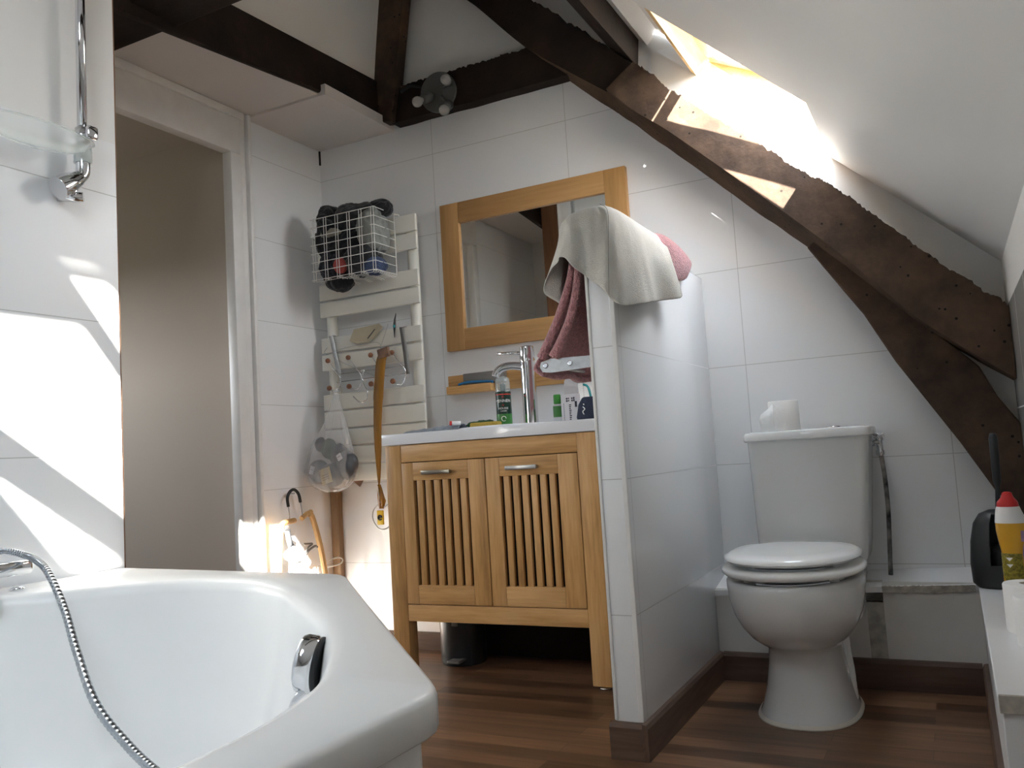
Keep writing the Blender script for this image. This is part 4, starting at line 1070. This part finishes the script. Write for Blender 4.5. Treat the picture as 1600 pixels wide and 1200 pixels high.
# grey cloth over the front of the partition
Jc = [((-.04, -.400, 1.402), (.034, -.50, 1.31), (.048, -.470, 1.200)),
      ((-.04, -.455, 1.410), (.040, -.56, 1.28), (.050, -.500, 1.180)),
      ((-.04, -.562, 1.413), (.037, -.66, 1.262), (.046, -.600, 1.162)),
      ((-.04, -.672, 1.413), (.044, -.776, 1.25), (.040, -.720, 1.142)),
      ((-.04, -.740, 1.411), (.036, -.85, 1.235), (.046, -.85, 1.118)),
      ((-.04, -.800, 1.404), (.040, -.930, 1.22), (.050, -.960, 1.100)),
      ((-.030, -.87, 1.388), (.018, -.958, 1.235), (.020, -.975, 1.112)),
      ((-.036, -.905, 1.376), (-.006, -.960, 1.245), (-.012, -.968, 1.150)),
      ((-.046, -.912, 1.374), (-.033, -.968, 1.262), (-.041, -.965, 1.174)),
      ((-.060, -.918, 1.372), (-.060, -.966, 1.276), (-.066, -.975, 1.200)),
      ((-.076, -.918, 1.370), (-.085, -.972, 1.296), (-.094, -.985, 1.236)),
      ((-.090, -.913, 1.368), (-.107, -.965, 1.292), (-.122, -.982, 1.238)),
      ((-.103, -.90, 1.367), (-.128, -.945, 1.284), (-.148, -.950, 1.222)),
      ((-.112, -.88, 1.368), (-.139, -.92, 1.277), (-.182, -.930, 1.176)),
      ((-.118, -.86, 1.370), (-.146, -.90, 1.262), (-.165, -.910, 1.140)),
      ((-.122, -.83, 1.372), (-.148, -.86, 1.255), (-.150, -.890, 1.120)),
      ((-.110, -.74, 1.382), (-.142, -.78, 1.255), (-.150, -.80, 1.140)),
      ((-.095, -.62, 1.392), (-.130, -.66, 1.27), (-.145, -.68, 1.16))]
cols = []
Rr = catmull([j[0] for j in Jc], 5); Mm = catmull([j[1] for j in Jc], 5); Hh = catmull([j[2] for j in Jc], 5)
b = B(); rows = []
for i, (p, q, w_) in enumerate(zip(Rr, Mm, Hh)):
    col = catmull([p, p.lerp(q, .42) + (q - Vector((-.04, q.y + .02, q.z))).normalized() * (.018 if 20 < i < 38 else .012) + Vector((0, 0, .024 if 22 < i < 34 else .012)), q, w_], 6)
    for k, c0 in enumerate(col):
        s = k / (len(col) - 1)
        n = Vector((c0.x + .04, (c0.y + .86) if c0.y < -.86 else 0, 0))
        if n.length > 1e-4: n.normalize()
        col[k] = c0 + n * ((.012 if i < 28 else .007) * s * math.sin(i * .42) + .003 * s * math.sin(i * .95 + 1))
    rows.append(col)
# join across the top
top_pts = [r_[0].copy() for r_ in rows]
R = [[b.verts.new(p) for p in r_] for r_ in rows]
for a, q in zip(R, R[1:]):
    for k in range(len(a) - 1):
        fc = b.faces.new((a[k], a[k + 1], q[k + 1], q[k])); fc.smooth = True
ridge = [b.verts.new((-.045 - .03 * max(0, (y_ + .9) / .5) * 0, y_, z_)) for y_, z_ in ((-.885, 1.384), )]
n_top = len(R)
# fan/strip the ridge outline closed: pair points from both ends
i, j2 = 0, n_top - 1
while j2 - i > 2:
    quad4 = (R[i][0], R[i + 1][0], R[j2 - 1][0], R[j2][0])
    try:
        fc = b.faces.new(quad4); fc.smooth = True
    except ValueError: pass
    i += 1; j2 -= 1
for v in ridge: b.verts.remove(v)
thicken(b, .0025)
gc = obj('grey_cloth', b, M['flannel']); tag(gc, 'pale grey cloth draped over the front top of the partition', 'cloth')
md = gc.modifiers.new('smooth', 'SUBSURF'); md.levels = md.render_levels = 1
b = B(); k0 = 5 * 5 + 3
seam = [r_ + Vector((.004, -.006, .001)) for r_ in rows[5 * 6 + 2]]
tube(b, [p for p in seam], .0006, 6); obj('hem_stitching', b, M['stitch'], gc)

# ------------------------------------------------------------------ toilet
t = thing('toilet', (.31, -.40, 0), 'white close coupled toilet with lid closed beside the partition', 'toilet')
b = B(); n = 64
TX = .308
def tr(z, cy, a, bf, bb, p=2.15):
    out = []
    for k in range(n):
        th = 2 * PI * k / n; c, s = math.cos(th), math.sin(th)
        e = 2 / p
        bx = bf if s < 0 else bb
        out.append((TX + a * math.copysign(abs(c) ** e, c), cy + bx * math.copysign(abs(s) ** e, s), z))
    return out
rings = [tr(0, -.40, .130, .195, .22, 2.4), tr(.008, -.40, .129, .194, .22, 2.4), tr(.025, -.40, .120, .185, .22, 2.4), tr(.08, -.40, .108, .172, .21), tr(.14, -.40, .099, .165, .20), tr(.178, -.405, .096, .162, .19), tr(.190, -.41, .099, .168, .19),
         tr(.205, -.42, .116, .195, .19), tr(.225, -.435, .134, .222, .20), tr(.255, -.45, .152, .245, .22), tr(.29, -.46, .166, .257, .24), tr(.33, -.465, .174, .264, .25), tr(.36, -.465, .178, .266, .26), tr(.378, -.465, .178, .266, .26), tr(.383, -.465, .172, .26, .255),
         tr(.383, -.47, .135, .215, .18), tr(.365, -.47, .125, .20, .17), tr(.28, -.47, .09, .14, .12), tr(.25, -.47, .03, .05, .04)]
loft(b, rings, True, True, True)
box(b, .165, .452, -.29, -.012, .22, .372, .018, 3)
bowl = obj('bowl', b, M['ceramic'], t, auto=60)
b = B(); loft(b, [tr(0, -.40, .136, .201, .224, 2.4), tr(.004, -.40, .134, .199, .223, 2.4), tr(.010, -.40, .128, .193, .221, 2.4)], True, True, False); obj('floor_seal', b, M['silicone'], t)
# fixing recess along the side of the pedestal
b = B(); tube(b, catmull([(.418, -.36, .02), (.412, -.36, .06), (.404, -.33, .13), (.402, -.30, .19)], 6), [.012, .014, .015, .015, .016, .016, .017, .017, .018, .018, .018, .017, .016, .015, .014, .013, .012, .010, .006][:19], 12); obj('fixing_recess', b, M['ceramic'], bowl)
# tank
b = B()
def tk(z, x0, x1, yf, cor=.03, bow=.018):
    out = []
    pts = [(x0, -.012), (x0, yf + cor)]
    for k in range(1, 7): a = PI + PI / 2 * k / 6; pts.append((x0 + cor + cor * math.cos(a), yf + cor + cor * math.sin(a)))
    for k in range(1, 12): s = k / 12; pts.append((x0 + cor + (x1 - x0 - 2 * cor) * s, yf - bow * math.sin(PI * s)))
    for k in range(0, 7): a = -PI / 2 + PI / 2 * k / 6; pts.append((x1 - cor + cor * math.cos(a), yf + cor + cor * math.sin(a)))
    pts += [(x1, -.012)]
    return [(p[0], p[1], z) for p in pts]
loft(b, [tk(.372, .166, .464, -.175), tk(.385, .156, .470, -.182), tk(.43, .152, .476, -.188), tk(.745, .146, .504, -.198)], True, True, True)
obj('tank', b, M['ceramic'], t, auto=45)
b = B(); loft(b, [tk(.746, .140, .510, -.204), tk(.750, .136, .514, -.208), tk(.764, .136, .514, -.208), tk(.773, .139, .511, -.204), tk(.777, .150, .50, -.19)], True, True, True); obj('tank_lid', b, M['ceramic'], t, auto=45)
b = B(); lathe(b, [(.022, 0), (.022, .004), (.018, .006)], (.40, -.10, .776), 24); obj('flush_button', b, M['chrome'], t)
# seat and lid
def so(z, a, bf, bb, cy=-.50, tilt=0.): return [(TX + .002 + a * math.copysign(abs(math.cos(k_)) ** (2 / 2.2), math.cos(k_)), cy + (bf if math.sin(k_) < 0 else bb) * math.copysign(abs(math.sin(k_)) ** (2 / (2.1 if math.sin(k_) < 0 else 2.7)), math.sin(k_)), z + tilt * (math.sin(k_))) for k_ in [2 * PI * k / n for k in range(n)]]
b = B(); loft(b, [so(.396, .165, .222, .20), so(.397, .178, .236, .21), so(.404, .185, .243, .215), so(.412, .184, .242, .215), so(.418, .176, .234, .21), so(.419, .125, .175, .14), so(.412, .115, .165, .13), so(.396, .118, .168, .135)], True, False, False); 
obj('seat', b, M['seat'], t, auto=60)
b = B()
for (x, y) in ((TX - .12, -.62), (TX + .12, -.62), (TX - .13, -.42), (TX + .13, -.42)): box(b, x - .012, x + .012, y - .008, y + .008, .382, .398, .002)
obj('buffers', b, M['seat'], t)
b = B(); loft(b, [so(.430, .155, .21, .19), so(.4305, .168, .226, .20), so(.437, .176, .234, .208), so(.444, .174, .232, .207), so(.450, .160, .216, .19), so(.4535, .12, .16, .14), so(.4545, .02, .03, .02)], True, True, True); obj('lid', b, M['seat'], t, auto=60)
b = B()
for (x, y) in ((TX - .11, -.60), (TX + .11, -.60)): box(b, x - .01, x + .01, y - .007, y + .007, .417, .432, .002)
for x in (TX - .075, TX + .075): tube(b, [(x - .02, -.278, .424), (x + .02, -.278, .424)], .012, 14)
obj('hinge', b, M['seat'], t)

# rolls of toilet paper
def roll(name, c, r_, h, label, group, tail=False, tilt=0):
    t = thing(name, c, label, 'toilet paper', group)
    mt = Matrix.Rotation(math.radians(tilt), 3, 'Y')
    b = B(); lathe(b, [(.021, 0), (r_ - .002, 0), (r_, .003), (r_, h - .003), (r_ - .002, h), (.021, h), (.021, 0)], c, 40, mt, False, False); obj('paper', b, M['paper'], t, auto=40)
    b = B(); lathe(b, [(.0205, .001), (.0205, h - .001), (.0195, h - .001), (.0195, .001)], c, 24, mt, False, False); obj('core', b, M['kraft'], t)
    if tail:
        b = B(); sheet(b, [[(c[0] - r_ * .55, c[1] - r_ * .86, c[2] + .085), (c[0] - r_ * .55, c[1] - r_ * .86, c[2] + .001)], [(c[0] - r_ * .98, c[1] - r_ * .55, c[2] + .070), (c[0] - r_ * .98, c[1] - r_ * .55, c[2] + .001)], [(c[0] - r_ * 1.45, c[1] - r_ * .40, c[2] + .056), (c[0] - r_ * 1.38, c[1] - r_ * .40, c[2] + .001)], [(c[0] - r_ * 1.60, c[1] - r_ * .38, c[2] + .040), (c[0] - r_ * 1.50, c[1] - r_ * .38, c[2] + .001)]]); thicken(b, .0008); obj('loose_sheet', b, M['paper'], t)
roll('toilet_roll', (.254, -.105, .777), .047, .095, 'started toilet roll with a loose sheet on the toilet tank', None, True)
roll('toilet_roll', (.843, -.83, .318), .052, .10, 'toilet roll on the right ledge in front of the yellow bottle', None)
roll('toilet_roll', (.853, -.965, .318), .050, .095, 'nearest toilet roll on the right ledge, cut by the picture edge', None)

# fill valve and pipe
t = thing('water_pipe', (.52, -.07, .31), 'blotched water pipe with chrome valve right of the toilet tank', 'pipe')
b = B(); pp = catmull([(.525, -.06, .690), (.530, -.062, .62), (.531, -.064, .52), (.526, -.064, .42), (.520, -.064, .318)], 6); tube(b, pp, .0068, 14); obj('pipe', b, M['pipe'], t)
b = B(); lathe(b, [(.011, 0), (.013, .006), (.013, .014), (.010, .018), (.010, .045), (.0125, .048), (.0125, .056)], (.524, -.06, .682), 16); tube(b, [(.524, -.06, .722), (.497, -.075, .722)], .009, 14); obj('valve', b, M['chrome'], t, auto=40)
b = B(); tube(b, [(.506, -.068, .722), (.490, -.078, .722)], .0125, 6); obj('union_nut', b, M['chrome'], t)
b = B(); box(b, .508, .540, -.066, -.054, .735, .752, .002); obj('valve_knob', b, M['chrome'], t, auto=40)

# toilet brush
t = thing('toilet_brush', (.80, -.24, .318), 'dark grey toilet brush in an open holder on the right ledge', 'toilet brush')
b = B()
bc = Vector((.806, -.26, .285 + .033)); n = 40
def bh(z, a, d, cx, front): return [(cx + a * math.cos(2 * PI * k / n), -.26 + d * math.sin(2 * PI * k / n), z) for k in range(n)]
prof = [(.318, .055, .048, .806), (.330, .066, .056, .806), (.38, .068, .058, .806), (.44, .064, .054, .807), (.49, .055, .046, .809), (.515, .042, .034, .812), (.525, .022, .018, .816)]
rings = [bh(z, a, d, cx, 0) for z, a, d, cx in prof]
R = [[b.verts.new(p) for p in r_] for r_ in rings]
for i in range(len(R) - 1):
    for k in range(n):
        ang_ = 2 * PI * (k + .5) / n
        if 2 <= i <= 4 and 1.42 * PI < ang_ < 1.93 * PI: continue      # the opening in the front
        fc = b.faces.new((R[i][k], R[i][(k + 1) % n], R[i + 1][(k + 1) % n], R[i + 1][k])); fc.smooth = True
b.faces.new(R[0]); b.faces.new(R[-1])
bmesh.ops.recalc_face_normals(b, faces=b.faces)
bmesh.ops.solidify(b, geom=list(b.faces), thickness=.006)
obj('holder', b, M['greydark'], t, auto=50)
b = B(); tube(b, [(.818, -.26, .36), (.818, -.26, .53), (.823, -.255, .585), (.823, -.255, .60), (.825, -.25, .72), (.825, -.25, .732)], [.006, .006, .006, .0105, .0115, .007], 14); obj('brush_handle', b, M['greydark'], t)
b = B(); lathe(b, [(.02, 0), (.034, .01), (.036, .07), (.02, .085)], (.816, -.26, .345), 24); obj('brush_head', b, M['black'], t)

# yellow cleaner bottle
c = (.833, -.60)
t = thing('cleaner_bottle', (*c, .318), 'yellow toilet cleaner bottle with red cap on the right ledge', 'bottle')
b = B(); n = 36
def bo(z, a, d, cx=0.): return [(c[0] + cx + a * math.cos(2 * PI * k / n), c[1] + d * math.sin(2 * PI * k / n), z) for k in range(n)]
loft(b, [bo(.318, .026, .022, -.002), bo(.322, .029, .025, -.002), bo(.40, .028, .024, -.002), bo(.455, .027, .023, -.002), bo(.48, .033, .026, 0), bo(.505, .036, .028, .0), bo(.522, .034, .027, -.002)], True, True, True); obj('bottle_body', b, M['honey'], t, auto=50)
b = B(); loft(b, [bo(.522, .0345, .0272, -.002), bo(.535, .031, .026, -.004), bo(.552, .0265, .024, -.006), bo(.560, .024, .022, -.006)], True, True, True); obj('neck', b, M['cap'], t, auto=50)
b = B(); loft(b, [bo(.560, .0235, .022, -.006), bo(.570, .022, .021, -.006), bo(.582, .013, .013, -.005), bo(.592, .010, .010, -.005), bo(.594, .006, .006, -.005)], True, True, True); obj('cap', b, M['red'], t, auto=30)
b = B(); loft(b, [[p for p in bo(.345, .0285, .0247, -.002)], [p for p in bo(.452, .0275, .0237, -.002)]], True); 
for fc in list(b.faces):
    cc = fc.calc_center_median()
    if not (cc.x < c[0] + .012 and cc.y < c[1] + .004): b.faces.remove(fc)
obj('back_label', b, M['olive'], t)
b = B()
for z in (.443, .428): add_mesh(b, [(c[0] - .022, c[1] - .0215, z), (c[0] - .008, c[1] - .0262, z), (c[0] - .015, c[1] - .0245, z - .008)], [(0, 1, 2)])
obj('label_arrows', b, M['white'], t, recalc=False)
b = B(); loft(b, [bo(.40, .0292, .0252, -.001), bo(.455, .0285, .0245, -.001), bo(.48, .0342, .027, 0.001), bo(.505, .0366, .0286, .001)], True)
for fc in list(b.faces):
    cc = fc.calc_center_median()
    if not (cc.x > c[0] + .014 and cc.y < c[1] + .02): b.faces.remove(fc)
obj('front_label', b, M['mauve'], t)

# ------------------------------------------------------------------ ceiling lamp
t = thing('spot_lamp', (-.98, -.08, 2.15), 'round grey ceiling lamp with three bare bulbs on the dark tie beam', 'lamp')
mt = Vector((0, 0, 1)).rotation_difference(Vector((.05, -1, -.12))).to_matrix()
pc = Vector((-.983, -.062, 2.226))
b = B(); lathe(b, [(.072, 0), (.080, .002), (.081, .010), (.078, .014), (.0, .015)], pc, 48, mt, True, False); obj('base_plate', b, M['silverdisc'], t, auto=40)
for (bx, bz, dirv) in ((-1.035, 2.171, (-.25, -.75, -.45)), (-.914, 2.108, (.15, -.75, -.55)), (-.900, 2.227, (.35, -.85, -.25))):
    d = Vector(dirv).normalized(); e = Vector((bx, -.15, bz)); s = e - d * .075
    b = B(); tube(b, [s - d * .005, s + d * .045], .018, 20); tube(b, [s, pc + (s - pc) * .35 + Vector((0, -.012, 0))], .006, 8)
    sk = obj('socket', b, M['silverdisc'], t)
    m2 = Vector((0, 0, 1)).rotation_difference(d).to_matrix()
    b = B(); lathe(b, [(.012, 0), (.014, .012), (.0205, .026), (.022, .036), (.019, .047), (.011, .054), (.0, .056)], s + d * .04, 24, m2, True, False); obj('bulb', b, M['bulb'], sk)
b = B(); tube(b, catmull([(-1.165, -.066, 2.275), (-1.12, -.066, 2.288), (-1.08, -.066, 2.276), (-1.04, -.066, 2.262)], 6), .006, 8)
tag(obj('lamp_cable', b, M['black']), 'short black cable running from the post to the ceiling lamp', 'cable')

# ------------------------------------------------------------------ daylight
w = bpy.data.worlds.new('daylight'); sc.world = w; w.use_nodes = True
bg = w.node_tree.nodes['Background']; bg.inputs['Strength'].default_value = 15.
wn, wl = w.node_tree.nodes, w.node_tree.links
tcw = wn.new('ShaderNodeTexCoord'); sp_ = wn.new('ShaderNodeSeparateXYZ'); rw = wn.new('ShaderNodeValToRGB')   # pale hazy sky over dark ground
wl.new(tcw.outputs['Generated'], sp_.inputs[0]); wl.new(math_node(wn, wl, 'MULTIPLY_ADD', sp_.outputs['Z'], .5, .5), rw.inputs['Fac']); wl.new(rw.outputs['Color'], bg.inputs['Color'])
re_ = rw.color_ramp.elements
re_[0].position = .49; re_[0].color = (.055, .06, .05, 1); re_[1].position = .52; re_[1].color = (.95, .98, 1.0, 1)
k_ = re_.new(.8); k_.color = (.78, .88, 1.0, 1)
sd_ = Vector((-1, 1.75, -1.25)).normalized()
su = bpy.data.lights.new('sun', 'SUN'); su.energy = 58; su.angle = math.radians(.6); su.color = (1., .95, .86)
so_ = bpy.data.objects.new('sun', su); COL.objects.link(so_); so_.location = (2, -6, 4); so_.rotation_euler = sd_.to_track_quat('-Z', 'Y').to_euler()
def portal(rect, d, nm):
    x0, x1, y0, y1 = rect
    l = bpy.data.lights.new(nm, 'AREA'); l.shape = 'RECTANGLE'; l.size = abs(y1 - y0); l.size_y = (x1 - x0) * math.sqrt(1 + SL * SL)
    l.cycles.is_portal = True
    o = bpy.data.objects.new(nm, l); COL.objects.link(o)
    o.matrix_world = Matrix(((0, SV.x, NV.x, 0), (1, 0, 0, 0), (0, SV.z, NV.z, 0), (0, 0, 0, 1)))
    o.location = on_slope((x0 + x1) / 2, (y0 + y1) / 2, d)
portal((WA[0], WA[1], WA[2], WA[3]), .10, 'window_daylight'); portal(WB, .10, 'window_daylight')
l_ = bpy.data.lights.new('added_hall_daylight', 'AREA'); l_.shape = 'RECTANGLE'; l_.size = .5; l_.size_y = .69; l_.cycles.is_portal = True  # portal for the opening added in the hall's far wall
o_ = bpy.data.objects.new('added_hall_daylight', l_); COL.objects.link(o_); o_.location = (-3.25, -1.375, 1.4); o_.rotation_euler = (0, -PI / 2, 0)

sc.render.engine = 'CYCLES'
sc.cycles.use_denoising = True
sc.cycles.max_bounces = 14; sc.cycles.diffuse_bounces = 8; sc.cycles.glossy_bounces = 5; sc.cycles.transparent_max_bounces = 12
sc.cycles.sample_clamp_indirect = 12
vs = sc.view_settings
sc.display_settings.display_device = 'sRGB'
vs.view_transform = 'Standard'; vs.look = 'None'; vs.gamma = 1; vs.exposure = .70; vs.use_curve_mapping = False
